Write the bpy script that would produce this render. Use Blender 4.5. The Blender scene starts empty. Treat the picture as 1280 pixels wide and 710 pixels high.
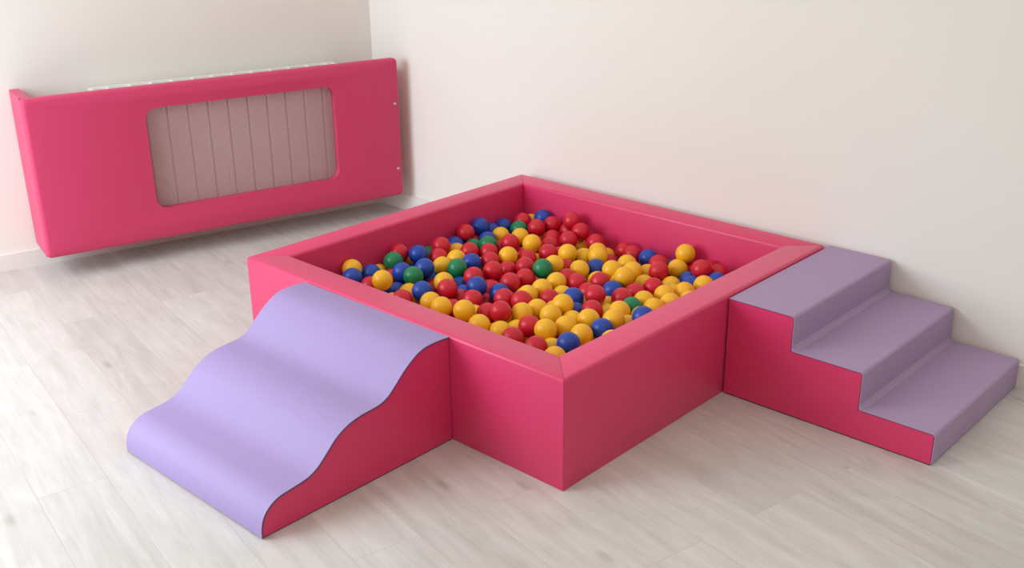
import bpy, bmesh, math, random
from mathutils import Vector, Matrix

C = bpy.context.scene.collection
random.seed(7)

# ------------------------------------------------------------------ helpers
def srgb(r, g, b):
    def f(c):
        c /= 255.0
        return c / 12.92 if c <= 0.04045 else ((c + 0.055) / 1.055) ** 2.4
    return (f(r), f(g), f(b), 1.0)

def link_mesh(name, bm, mats, parent=None, smooth=None):
    me = bpy.data.meshes.new(name)
    bmesh.ops.recalc_face_normals(bm, faces=bm.faces[:])
    bm.to_mesh(me); bm.free()
    for m in (mats if isinstance(mats, (list, tuple)) else [mats]):
        me.materials.append(m)
    if smooth is not None:
        if smooth >= 180:
            me.polygons.foreach_set('use_smooth', [True] * len(me.polygons))
        else:
            me.polygons.foreach_set('use_smooth', [True] * len(me.polygons))
            me.set_sharp_from_angle(angle=math.radians(smooth))
    o = bpy.data.objects.new(name, me)
    C.objects.link(o)
    if parent: o.parent = parent
    return o

def empty(name, label, cat, loc=(0, 0, 0), rotz=0.0, group=None):
    o = bpy.data.objects.new(name, None)
    o.empty_display_size = 0.1
    C.objects.link(o)
    o.location = loc; o.rotation_euler = (0, 0, rotz)
    o['label'] = label; o['category'] = cat
    if group: o['group'] = group
    return o

def structure(o, label):
    o['kind'] = 'structure'; o['label'] = label
    return o

def box(bm, x0, x1, y0, y1, z0, z1, mi=0):
    vs = [bm.verts.new((x, y, z)) for z in (z0, z1) for y in (y0, y1) for x in (x0, x1)]
    fs = []
    for q in ((0, 2, 3, 1), (4, 5, 7, 6), (0, 1, 5, 4), (2, 6, 7, 3), (0, 4, 6, 2), (1, 3, 7, 5)):
        f = bm.faces.new([vs[i] for i in q]); f.material_index = mi; fs.append(f)
    return vs, fs

def bevel_sharp(bm, off, seg=3, angle=30):
    es = [e for e in bm.edges if len(e.link_faces) == 2 and e.calc_face_angle(0) > math.radians(angle)]
    bmesh.ops.bevel(bm, geom=es, offset=off, segments=seg, profile=0.5, affect='EDGES', clamp_overlap=True)

def prism_x(bm, prof, x0, x1):
    """closed (y,z) outline extruded along x"""
    a = [bm.verts.new((x0, y, z)) for y, z in prof]
    b = [bm.verts.new((x1, y, z)) for y, z in prof]
    n = len(prof)
    bm.faces.new(a); bm.faces.new(b[::-1])
    for i in range(n):
        j = (i + 1) % n
        bm.faces.new((a[i], b[i], b[j], a[j]))

def prism_y(bm, prof, y0, y1):
    """closed (x,z) outline extruded along y"""
    a = [bm.verts.new((x, y0, z)) for x, z in prof]
    b = [bm.verts.new((x, y1, z)) for x, z in prof]
    n = len(prof)
    bm.faces.new(a); bm.faces.new(b[::-1])
    for i in range(n):
        j = (i + 1) % n
        bm.faces.new((a[i], b[i], b[j], a[j]))

def tube(bm, pts, r, n=6):
    rings = []
    for i, p in enumerate(pts):
        p = Vector(p)
        a = Vector(pts[max(i - 1, 0)]); b = Vector(pts[min(i + 1, len(pts) - 1)])
        d = (b - a).normalized()
        ref = Vector((0, 0, 1)) if abs(d.z) < .9 else Vector((1, 0, 0))
        u = d.cross(ref).normalized(); v = d.cross(u)
        rings.append([bm.verts.new(p + r * (math.cos(2 * math.pi * k / n) * u + math.sin(2 * math.pi * k / n) * v)) for k in range(n)])
    for A, B in zip(rings, rings[1:]):
        for k in range(n):
            bm.faces.new((A[k], A[(k + 1) % n], B[(k + 1) % n], B[k]))
    bm.faces.new(rings[0]); bm.faces.new(rings[-1][::-1])

def catmull(P, m=5):
    out = []
    for i in range(len(P) - 1):
        p0 = P[max(i - 1, 0)]; p1 = P[i]; p2 = P[i + 1]; p3 = P[min(i + 2, len(P) - 1)]
        for k in range(m):
            t = k / m
            out.append(tuple(0.5 * ((2 * b) + (-a + c) * t + (2 * a - 5 * b + 4 * c - d) * t * t + (-a + 3 * b - 3 * c + d) * t ** 3)
                             for a, b, c, d in zip(p0, p1, p2, p3)))
    out.append(P[-1])
    return out

# ------------------------------------------------------------------ materials
def mat(name):
    m = bpy.data.materials.new(name); m.use_nodes = True
    nt = m.node_tree
    return m, nt, nt.nodes['Principled BSDF']

def N(nt, typ, **kw):
    n = nt.nodes.new(typ)
    for k, v in kw.items():
        if k in n.inputs: n.inputs[k].default_value = v
        else: setattr(n, k, v)
    return n

def vinyl(name, rgb, rough=0.42, grain=0.06, wave=0.25, spec=0.4, sheen=0.0):
    m, nt, b = mat(name)
    b.inputs['Base Color'].default_value = srgb(*rgb)
    b.inputs['Roughness'].default_value = rough
    b.inputs['Specular IOR Level'].default_value = spec
    b.inputs['Sheen Weight'].default_value = sheen
    b.inputs['Sheen Roughness'].default_value = 0.45
    tc = N(nt, 'ShaderNodeTexCoord')
    n1 = N(nt, 'ShaderNodeTexNoise', Scale=420.0, Detail=2.0)
    n2 = N(nt, 'ShaderNodeTexNoise', Scale=7.0, Detail=1.0)
    n3 = N(nt, 'ShaderNodeTexNoise', Scale=3.0, Detail=3.0)
    for n in (n1, n2, n3): nt.links.new(tc.outputs['Object'], n.inputs['Vector'])
    b1 = N(nt, 'ShaderNodeBump', Strength=grain, Distance=0.002)
    b2 = N(nt, 'ShaderNodeBump', Strength=wave, Distance=0.01)
    nt.links.new(n1.outputs['Fac'], b1.inputs['Height'])
    nt.links.new(n2.outputs['Fac'], b2.inputs['Height'])
    nt.links.new(b1.outputs['Normal'], b2.inputs['Normal'])
    nt.links.new(b2.outputs['Normal'], b.inputs['Normal'])
    r = N(nt, 'ShaderNodeMapRange', **{'To Min': rough - 0.05, 'To Max': rough + 0.07})
    nt.links.new(n3.outputs['Fac'], r.inputs['Value'])
    nt.links.new(r.outputs['Result'], b.inputs['Roughness'])
    return m

def plastic(name, rgb, rough=0.38):
    m, nt, b = mat(name)
    b.inputs['Roughness'].default_value = rough
    b.inputs['Specular IOR Level'].default_value = 0.45
    b.inputs['Subsurface Weight'].default_value = 0.0
    tc = N(nt, 'ShaderNodeTexCoord')
    n1 = N(nt, 'ShaderNodeTexNoise', Scale=9.0, Detail=2.0)
    nt.links.new(tc.outputs['Object'], n1.inputs['Vector'])
    mx = N(nt, 'ShaderNodeMixRGB')
    c = srgb(*rgb)
    mx.inputs['Color1'].default_value = (c[0] * .9, c[1] * .9, c[2] * .9, 1)
    mx.inputs['Color2'].default_value = (min(c[0] * 1.06, 1), min(c[1] * 1.06, 1), min(c[2] * 1.06, 1), 1)
    nt.links.new(n1.outputs['Fac'], mx.inputs['Fac'])
    nt.links.new(mx.outputs['Color'], b.inputs['Base Color'])
    return m

def plain(name, rgb, rough=0.5, metal=0.0, var=0.03, scale=8.0):
    m, nt, b = mat(name)
    b.inputs['Roughness'].default_value = rough
    b.inputs['Metallic'].default_value = metal
    tc = N(nt, 'ShaderNodeTexCoord')
    n1 = N(nt, 'ShaderNodeTexNoise', Scale=scale, Detail=3.0)
    nt.links.new(tc.outputs['Object'], n1.inputs['Vector'])
    mx = N(nt, 'ShaderNodeMixRGB')
    c = srgb(*rgb)
    mx.inputs['Color1'].default_value = tuple(v * (1 - var) for v in c[:3]) + (1,)
    mx.inputs['Color2'].default_value = tuple(min(v * (1 + var), 1) for v in c[:3]) + (1,)
    nt.links.new(n1.outputs['Fac'], mx.inputs['Fac'])
    nt.links.new(mx.outputs['Color'], b.inputs['Base Color'])
    return m

def paint(name, rgb):
    m, nt, b = mat(name)
    b.inputs['Roughness'].default_value = 0.85
    b.inputs['Specular IOR Level'].default_value = 0.2
    tc = N(nt, 'ShaderNodeTexCoord')
    n1 = N(nt, 'ShaderNodeTexNoise', Scale=1.2, Detail=3.0)
    n2 = N(nt, 'ShaderNodeTexNoise', Scale=160.0, Detail=2.0)
    for n in (n1, n2): nt.links.new(tc.outputs['Object'], n.inputs['Vector'])
    c = srgb(*rgb)
    mx = N(nt, 'ShaderNodeMixRGB')
    mx.inputs['Color1'].default_value = tuple(v * .975 for v in c[:3]) + (1,)
    mx.inputs['Color2'].default_value = tuple(min(1, v * 1.02) for v in c[:3]) + (1,)
    nt.links.new(n1.outputs['Fac'], mx.inputs['Fac'])
    nt.links.new(mx.outputs['Color'], b.inputs['Base Color'])
    bp = N(nt, 'ShaderNodeBump', Strength=0.06, Distance=0.002)
    nt.links.new(n2.outputs['Fac'], bp.inputs['Height'])
    nt.links.new(bp.outputs['Normal'], b.inputs['Normal'])
    return m

def floor_mat():
    m, nt, b = mat('whitewashed_oak_floor')
    L = nt.links.new
    tc = N(nt, 'ShaderNodeTexCoord')
    mp = N(nt, 'ShaderNodeMapping', vector_type='POINT')
    mp.inputs['Rotation'].default_value = (0, 0, math.radians(11.5))
    mp.inputs['Location'].default_value = (0.36, 0.606, 0)
    L(tc.outputs['Object'], mp.inputs['Vector'])
    br = N(nt, 'ShaderNodeTexBrick', **{'Scale': 1.0, 'Mortar Size': 0.0013, 'Mortar Smooth': 0.3, 'Bias': 0.0,
                                         'Brick Width': 1.26, 'Row Height': 0.1945})
    br.offset = 0.37; br.offset_frequency = 2; br.squash = 1.0
    br.inputs['Color1'].default_value = (0, 0, 0, 1); br.inputs['Color2'].default_value = (1, 1, 1, 1)
    br.inputs['Mortar'].default_value = (.5, .5, .5, 1)
    L(mp.outputs['Vector'], br.inputs['Vector'])
    # per-plank shift so the grain breaks at each board
    sep = N(nt, 'ShaderNodeSeparateXYZ'); L(mp.outputs['Vector'], sep.inputs[0])
    dv = N(nt, 'ShaderNodeMath', operation='DIVIDE'); L(sep.outputs['Y'], dv.inputs[0]); dv.inputs[1].default_value = 0.1945
    fl = N(nt, 'ShaderNodeMath', operation='FLOOR'); L(dv.outputs[0], fl.inputs[0])
    ml = N(nt, 'ShaderNodeMath', operation='MULTIPLY'); L(fl.outputs[0], ml.inputs[0]); ml.inputs[1].default_value = 3.71
    m2 = N(nt, 'ShaderNodeMath', operation='MULTIPLY_ADD'); L(br.outputs['Color'], m2.inputs[0]); m2.inputs[1].default_value = 7.3
    L(ml.outputs[0], m2.inputs[2])
    cb = N(nt, 'ShaderNodeCombineXYZ'); L(m2.outputs[0], cb.inputs['X']); L(ml.outputs[0], cb.inputs['Z'])
    ad = N(nt, 'ShaderNodeVectorMath', operation='ADD'); L(mp.outputs['Vector'], ad.inputs[0]); L(cb.outputs[0], ad.inputs[1])
    # grain: noise stretched along the boards
    s1 = N(nt, 'ShaderNodeVectorMath', operation='MULTIPLY'); L(ad.outputs[0], s1.inputs[0]); s1.inputs[1].default_value = (2.2, 26, 1)
    g1 = N(nt, 'ShaderNodeTexNoise', Scale=1.0, Detail=6.0, Roughness=0.62, Distortion=0.6); L(s1.outputs[0], g1.inputs['Vector'])
    s2 = N(nt, 'ShaderNodeVectorMath', operation='MULTIPLY'); L(ad.outputs[0], s2.inputs[0]); s2.inputs[1].default_value = (6, 130, 1)
    g2 = N(nt, 'ShaderNodeTexNoise', Scale=1.0, Detail=3.0); L(s2.outputs[0], g2.inputs['Vector'])
    # knots
    s3 = N(nt, 'ShaderNodeVectorMath', operation='MULTIPLY'); L(ad.outputs[0], s3.inputs[0]); s3.inputs[1].default_value = (2.6, 7.0, 1)
    vo = N(nt, 'ShaderNodeTexVoronoi', Scale=1.0); L(s3.outputs[0], vo.inputs['Vector'])
    kr = N(nt, 'ShaderNodeMapRange', **{'From Min': 0.02, 'From Max': 0.13, 'To Min': 1.0, 'To Max': 0.0}); L(vo.outputs['Distance'], kr.inputs['Value'])
    s5 = N(nt, 'ShaderNodeVectorMath', operation='MULTIPLY'); L(ad.outputs[0], s5.inputs[0]); s5.inputs[1].default_value = (4.0, 11, 1)
    n4 = N(nt, 'ShaderNodeTexNoise', Scale=1.0, Detail=4.0, Roughness=0.6, Distortion=0.8); L(s5.outputs[0], n4.inputs['Vector'])
    # combine to a tone 0..1
    r1 = N(nt, 'ShaderNodeMapRange', **{'From Min': 0.3, 'From Max': 0.72}); L(g1.outputs['Fac'], r1.inputs['Value'])
    a1 = N(nt, 'ShaderNodeMath', operation='MULTIPLY'); L(r1.outputs[0], a1.inputs[0]); a1.inputs[1].default_value = 0.25
    a2 = N(nt, 'ShaderNodeMath', operation='MULTIPLY_ADD'); L(g2.outputs['Fac'], a2.inputs[0]); a2.inputs[1].default_value = 0.2; L(a1.outputs[0], a2.inputs[2])
    a3 = N(nt, 'ShaderNodeMath', operation='MULTIPLY_ADD'); L(br.outputs['Color'], a3.inputs[0]); a3.inputs[1].default_value = 0.15; L(a2.outputs[0], a3.inputs[2])
    a5 = N(nt, 'ShaderNodeMath', operation='MULTIPLY_ADD'); L(n4.outputs['Fac'], a5.inputs[0]); a5.inputs[1].default_value = 0.42; L(a3.outputs[0], a5.inputs[2])
    ramp = N(nt, 'ShaderNodeValToRGB')
    e = ramp.color_ramp.elements
    e[0].position = 0.08; e[0].color = srgb(*FLOOR_LO)
    e[1].position = 0.85; e[1].color = srgb(*FLOOR_HI)
    L(a5.outputs[0], ramp.inputs['Fac'])
    kn = N(nt, 'ShaderNodeMixRGB', blend_type='MULTIPLY'); L(ramp.outputs['Color'], kn.inputs['Color1'])
    kn.inputs['Color2'].default_value = (0.72, 0.68, 0.64, 1)
    kf = N(nt, 'ShaderNodeMath', operation='MULTIPLY'); L(kr.outputs[0], kf.inputs[0]); kf.inputs[1].default_value = 0.85
    L(kf.outputs[0], kn.inputs['Fac'])
    mo = N(nt, 'ShaderNodeMixRGB', blend_type='MULTIPLY'); L(kn.outputs['Color'], mo.inputs['Color1'])
    mo.inputs['Color2'].default_value = (0.80, 0.76, 0.73, 1)
    mf = N(nt, 'ShaderNodeMath', operation='MULTIPLY'); L(br.outputs['Fac'], mf.inputs[0]); mf.inputs[1].default_value = 0.6
    L(mf.outputs[0], mo.inputs['Fac'])
    L(mo.outputs['Color'], b.inputs['Base Color'])
    b.inputs['Roughness'].default_value = 0.42
    b.inputs['Specular IOR Level'].default_value = 0.4
    bp = N(nt, 'ShaderNodeBump', Strength=0.12, Distance=0.001); L(g2.outputs['Fac'], bp.inputs['Height'])
    L(bp.outputs['Normal'], b.inputs['Normal'])
    return m

def net_mat():
    m, nt, b = mat('grey_net_fabric')
    L = nt.links.new
    b.inputs['Base Color'].default_value = srgb(*NET)
    b.inputs['Roughness'].default_value = 0.8
    tc = N(nt, 'ShaderNodeTexCoord')
    sp = N(nt, 'ShaderNodeSeparateXYZ'); L(tc.outputs['Object'], sp.inputs[0])
    hs = []
    for ax in ('Y', 'Z'):
        k = N(nt, 'ShaderNodeMath', operation='MULTIPLY'); L(sp.outputs[ax], k.inputs[0]); k.inputs[1].default_value = 2 * math.pi / 0.0075
        s = N(nt, 'ShaderNodeMath', operation='SINE'); L(k.outputs[0], s.inputs[0])
        r = N(nt, 'ShaderNodeMapRange', **{'From Min': -1.0, 'From Max': 1.0}); L(s.outputs[0], r.inputs['Value'])
        hs.append(r)
    mu = N(nt, 'ShaderNodeMath', operation='MULTIPLY'); L(hs[0].outputs[0], mu.inputs[0]); L(hs[1].outputs[0], mu.inputs[1])
    al = N(nt, 'ShaderNodeMapRange', **{'From Min': 0.0, 'From Max': 0.7, 'To Min': 0.74, 'To Max': 0.50}); L(mu.outputs[0], al.inputs['Value'])
    L(al.outputs[0], b.inputs['Alpha'])
    return m

FLOOR_LO = (166, 158, 151); FLOOR_HI = (218, 213, 208); NET = (190, 152, 152)
PINK = vinyl('raspberry_pink_vinyl', (214, 46, 98), rough=.42, spec=.6, sheen=.10, wave=.08)
COVER = vinyl('raspberry_pink_padded_vinyl', (205, 60, 102), rough=0.55, sheen=.08)
LILAC = vinyl('lilac_vinyl', (158, 138, 182), rough=.6, wave=0.1, spec=.25)
LILAC2 = vinyl('mauve_lilac_vinyl', (168, 144, 176), rough=.6, wave=0.1, spec=.25)
SEAM = plain('dark_plum_stitching', (92, 62, 92), 0.7)
UNDER = plain('dark_grey_underside_fabric', (58, 50, 54), 0.9)
RED = plastic('red_ball_plastic', (200, 22, 44))
YEL = plastic('yellow_ball_plastic', (240, 180, 28))
BLU = plastic('blue_ball_plastic', (28, 66, 160))
GRN = plastic('green_ball_plastic', (16, 122, 74))
WHITE = plain('white_enamel', (236, 234, 228), 0.35)
GAP_SHADE = plain('groove_shade', (70, 58, 58), 0.8)  # shadow inside the radiator gaps, put in as a dark colour
SKIRT = plain('white_skirting_paint', (232, 226, 219), 0.45)
STEEL = plain('brushed_steel', (190, 190, 192), 0.35, 1.0)
WALL_A = paint('warm_white_wall_paint', (236, 230, 221))
WALL_B = paint('warm_grey_white_wall_paint', (236, 231, 222))
FLOOR = floor_mat()
NETM = net_mat()

# ------------------------------------------------------------------ room
bm = bmesh.new(); box(bm, -3.2, 6.5, -7.0, 1.0, -0.06, 0.0)
structure(link_mesh('floor', bm, FLOOR), 'whitewashed oak plank floor')
WY = 0.048                                             # face of the long wall
bm = bmesh.new(); box(bm, -1.4, 6.5, WY, WY + 0.15, 0.0, 2.6)
structure(link_mesh('wall_back', bm, WALL_A), 'plain cream white wall behind the ball pit')
bm = bmesh.new(); box(bm, -1.05, 6.5, WY - 0.012, WY, 0.0, 0.081)
bevel_sharp(bm, 0.003, 2)
structure(link_mesh('baseboard_back', bm, SKIRT), 'white skirting board along the back wall')
ANG = math.radians(14.5)                               # the left wall meets the other at an obtuse angle
LW = bpy.data.objects.new('left_wall_frame', None)
CX, CY = -1.06, WY
# local frame of the left wall: x = out of the wall, y = back along it towards the corner
MLW = Matrix.Translation((CX, CY, 0)) @ Matrix.Rotation(-ANG, 4, 'Z')
bpy.data.objects.remove(LW)
def on_left_wall(o):
    o.matrix_world = MLW
    return o
bm = bmesh.new(); box(bm, -0.15, 0.0, -4.4, 0.20, 0.0, 2.6)
structure(on_left_wall(link_mesh('wall_left', bm, WALL_B)), 'grey white wall behind the radiator')
bm = bmesh.new(); box(bm, 0.0, 0.012, -4.4, 0.0, 0.0, 0.075)
bevel_sharp(bm, 0.003, 2)
structure(on_left_wall(link_mesh('baseboard_left', bm, SKIRT)), 'white skirting board below the radiator')

# ------------------------------------------------------------------ radiator (local: x off wall, y = -s along wall)
def rad():
    r = empty('radiator', 'white panel radiator on the wall, half hidden behind the pink padded cover', 'radiator')
    s0, s1, z0, z1 = 0.245, 1.385, 0.16, 0.762
    w0, w1 = 0.045, 0.14
    # corrugated front panel with convection grooves, shade painted onto their recessed faces
    bm = bmesh.new()
    cuts = [s0]
    k = 0.342 - 0.0935
    while k < s1 - .02:
        if k > s0 + .02: cuts += [k - 0.0028, k + 0.0028]
        k += 0.0935
    cuts.append(s1)
    prof = []
    for i in range(0, len(cuts), 2):
        a, b_ = cuts[i], cuts[i + 1]
        prof += [(a, w1 - .006), (a + .004, w1), (b_ - .004, w1), (b_, w1 - .006)]
    vb = [bm.verts.new((w, -s, z0)) for s, w in prof]; vt = [bm.verts.new((w, -s, z1 - .01)) for s, w in prof]
    for i in range(len(prof) - 1):
        f = bm.faces.new((vb[i], vb[i + 1], vt[i + 1], vt[i]))
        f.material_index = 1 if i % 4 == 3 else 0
    a = [bm.verts.new((w1 - .02, -s, z)) for s in (s0, s1) for z in (z0, z1 - .01)]
    bm.faces.new((vb[0], vt[0], a[1], a[0])); bm.faces.new((vb[-1], a[2], a[3], vt[-1]))
    bm.faces.new((a[0], a[1], a[3], a[2]))
    bm.faces.new(vb + [a[2], a[0]]); bm.faces.new(vt[::-1] + [a[1], a[3]])
    link_mesh('front_panel', bm, [WHITE, GAP_SHADE], r)
    bm = bmesh.new(); box(bm, w0, w0 + .018, -s1, -s0, z0, z1 - .01); bevel_sharp(bm, .003, 2)
    link_mesh('back_panel', bm, WHITE, r)
    # top grille: two rails and cross bars
    bm = bmesh.new()
    box(bm, w1 - .012, w1 + .002, -s1, -s0, z1 - .012, z1 + .006)
    box(bm, w0 - .002, w0 + .012, -s1, -s0, z1 - .012, z1 + .006)
    q = s0 + .04
    while q < s1:
        box(bm, w0 + .01, w1 - .01, -q - .004, -q + .004, z1 - .006, z1 + .003); q += 0.0935
    link_mesh('top_grille', bm, WHITE, r)
    for s in (s0, s1):
        bm = bmesh.new(); box(bm, w0 - .002, w1 + .002, -s - .008, -s + .008, z0, z1 + .004); bevel_sharp(bm, .006, 3)
        link_mesh('side_panel', bm, WHITE, r, 40)
    for s in (s0 + .2, s1 - .2):
        bm = bmesh.new(); box(bm, 0.0012, w0 + .002, -s - .02, -s + .02, z0 + .03, z1 - .05); bevel_sharp(bm, .003, 2)
        link_mesh('wall_bracket', bm, WHITE, r)
    bm = bmesh.new()
    tube(bm, [(.09, -s0 - .05, z0 + .02), (.09, -s0 - .05, .10), (.088, -s0 - .05, .085), (.075, -s0 - .05, .08), (.014, -s0 - .05, .08)], .008, 10)
    link_mesh('water_pipe', bm, WHITE, r, 60)
    r.matrix_world = MLW
rad()

# ------------------------------------------------------------------ padded radiator cover
def rrect(y0, y1, z0, z1, r, n=8, m=10):
    """rounded rectangle as a loop; every loop has the same number of points"""
    pts = []
    cs = [(y1 - r, z1 - r, 0), (y0 + r, z1 - r, 90), (y0 + r, z0 + r, 180), (y1 - r, z0 + r, 270)]
    for i, (cy, cz, a0) in enumerate(cs):
        arc = [(cy + r * math.cos(math.radians(a0 + 90 * k / n)), cz + r * math.sin(math.radians(a0 + 90 * k / n))) for k in range(n + 1)]
        pts += arc
        nx = cs[(i + 1) % 4]
        st = (nx[0] + r * math.cos(math.radians(nx[2])), nx[1] + r * math.sin(math.radians(nx[2])))
        for k in range(1, m):
            t = k / m
            pts.append((arc[-1][0] * (1 - t) + st[0] * t, arc[-1][1] * (1 - t) + st[1] * t))
    return pts

def cover():
    r = empty('radiator_cover', 'long pink padded radiator cover with a rounded mesh window on the left wall', 'radiator cover')
    s0, s1, z0, z1 = 0.0, 1.706, 0.106, 0.792
    wf, th = 0.285, 0.042
    hole = (-1.222, -0.342, 0.246, 0.696)
    bm = bmesh.new()
    rings = []
    def ring(y0, y1, za, zb, rad, w): rings.append([bm.verts.new((w, y, z)) for y, z in rrect(y0, y1, za, zb, rad)])
    R_ = 0.020
    ring(-s1, -s0, z0, z1, .018, wf - th)
    for k in range(0, 7):
        a = math.radians(90 * k / 6); o = R_ * (1 - math.cos(a))
        ring(-s1 + o, -s0 - o, z0 + o, z1 - o, max(.018, .018 + o * .2), wf - R_ + R_ * math.sin(a))
    mid = [(a.co + Vector((0, 0, 0))) for a in rings[-1]]
    y0, y1, za, zb = hole
    inn = []
    for k in range(0, 7):
        a = math.radians(90 - 90 * k / 6); o = R_ * (1 - math.cos(a))
        inn.append((o, wf - R_ + R_ * math.sin(a)))
    # slow swell between the outer edge and the window: foam pillows out
    first = rrect(y0 - R_, y1 + R_, za - R_, zb + R_, .05 + R_)
    for t in (.12, .3, .5, .7, .88):
        b = 0.006 * math.sin(math.pi * t)
        rings.append([bm.verts.new((wf + b, m.y * (1 - t) + f[0] * t, m.z * (1 - t) + f[1] * t)) for m, f in zip(mid, first)])
    for o, w in inn:
        o2 = R_ - o
        rings.append([bm.verts.new((w, y, z)) for y, z in rrect(y0 - R_ + (R_ - (R_ - o)) , y1 + R_ - o, za - R_ + o, zb + R_ - o, .05 + R_ - o)])
    rings.append([bm.verts.new((wf - th, y, z)) for y, z in rrect(y0, y1, za, zb, .05)])
    n = len(rings[0])
    for A, B in zip(rings, rings[1:] + rings[:1]):
        for k in range(n):
            bm.faces.new((A[k], A[(k + 1) % n], B[(k + 1) % n], B[k]))
    link_mesh('front_panel', bm, COVER, r, 50)
    # side returns: deep on the open end, a short block in the wall corner
    for ya, yb_, w0, za_, zb_ in ((-s1 + .002, -s1 + .042, .003, z0, z1), (-.050, -.010, wf - th - .07, z0 + .05, z1 - .05)):
        bm = bmesh.new()
        n = 14
        zs = [za_ + (zb_ - za_) * i / n for i in range(n + 1)]
        vs = [[bm.verts.new((x + (0.004 * math.sin(9 * z + 1) + .004 if x < .1 else 0), y, z)) for x in (w0, wf - th - .001) for y in (ya, yb_)] for z in zs]
        for A, B in zip(vs, vs[1:]):
            for p_, q_ in ((0, 1), (1, 3), (3, 2), (2, 0)):
                bm.faces.new((A[p_], A[q_], B[q_], B[p_]))
        bm.faces.new([vs[0][i] for i in (0, 1, 3, 2)]); bm.faces.new([vs[-1][i] for i in (0, 2, 3, 1)])
        mx = max(v.co.x for v in bm.verts)
        es = [e for e in bm.edges if len(e.link_faces) == 2 and e.calc_face_angle(0) > .7 and min(v.co.x for v in e.verts) < mx - .01]
        bmesh.ops.bevel(bm, geom=es, offset=.012, segments=4, profile=.5, affect='EDGES')
        link_mesh('side_panel', bm, COVER, r, 50)
    # net panel behind the window
    bm = bmesh.new()
    f = bm.faces.new([bm.verts.new((wf - th + .006, y, z)) for y, z in rrect(y0 - .001, y1 + .001, za - .001, zb + .001, .05)])
    net = link_mesh('net_screen', bm, NETM, r)
    net['label'] = 'greyish see-through net screen'
    for z in (0.573, 0.247):
        bm = bmesh.new()
        prof = [(0.0, 0.0055), (.0035, .005), (.007, .0028), (.008, 0)]
        rr = []
        for rad_, h in prof[1:]:
            rr.append([bm.verts.new((wf + h - .001, -.026 + rad_ * math.cos(2 * math.pi * k / 16), z + rad_ * math.sin(2 * math.pi * k / 16))) for k in range(16)])
        bm.faces.new(rr[0])
        for A, B in zip(rr, rr[1:]):
            for k in range(16): bm.faces.new((A[k], A[(k + 1) % 16], B[(k + 1) % 16], B[k]))
        bm.faces.new(rr[-1])
        link_mesh('screw', bm, STEEL, r, 60)
    r.matrix_world = MLW
cover()

# ------------------------------------------------------------------ ball pit
S, SY, T, H = 1.4954, 1.4706, 0.1127, 0.352
def pit():
    r = empty('ball_pit', 'square pink padded ball pit with mitred foam walls, filled with balls', 'ball pit')
    o = [(0, 0), (S, 0), (S, -SY), (0, -SY)]
    i_ = [(T, -T), (S - T, -T), (S - T, -SY + T), (T, -SY + T)]
    for k in range(4):
        j = (k + 1) % 4
        plan = [o[k], o[j], i_[j], i_[k]]
        cx = sum(p[0] for p in plan) / 4; cy = sum(p[1] for p in plan) / 4
        bm = bmesh.new()
        a = [bm.verts.new((x, y, 0)) for x, y in plan]; b_ = [bm.verts.new((x, y, H)) for x, y in plan]
        bm.faces.new(a[::-1]); bm.faces.new(b_)
        for q in range(4):
            bm.faces.new((a[q], a[(q + 1) % 4], b_[(q + 1) % 4], b_[q]))
        bm.edges.ensure_lookup_table()
        def between(u, v): return [e for e in u.link_edges if e.other_vert(u) is v][0]
        long_top = [between(b_[0], b_[1]), between(b_[2], b_[3])]
        bmesh.ops.bevel(bm, geom=long_top, offset=.011, segments=4, profile=.5, affect='EDGES')
        # small rounding at the mitred ends so the seams read
        es = [e for e in bm.edges if len(e.link_faces) == 2 and e.calc_face_angle(0) > math.radians(40)]
        bmesh.ops.bevel(bm, geom=es, offset=.0022, segments=2, profile=.5, affect='EDGES')
        w = link_mesh('padded_wall', bm, PINK, r, 35)
    bm = bmesh.new(); box(bm, T + .001, S - T - .001, -SY + T + .001, -T - .001, 0.0, 0.0002 + 0.0)
    link_mesh('floor_sheet', bm, PINK, r)
pit()

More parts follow.
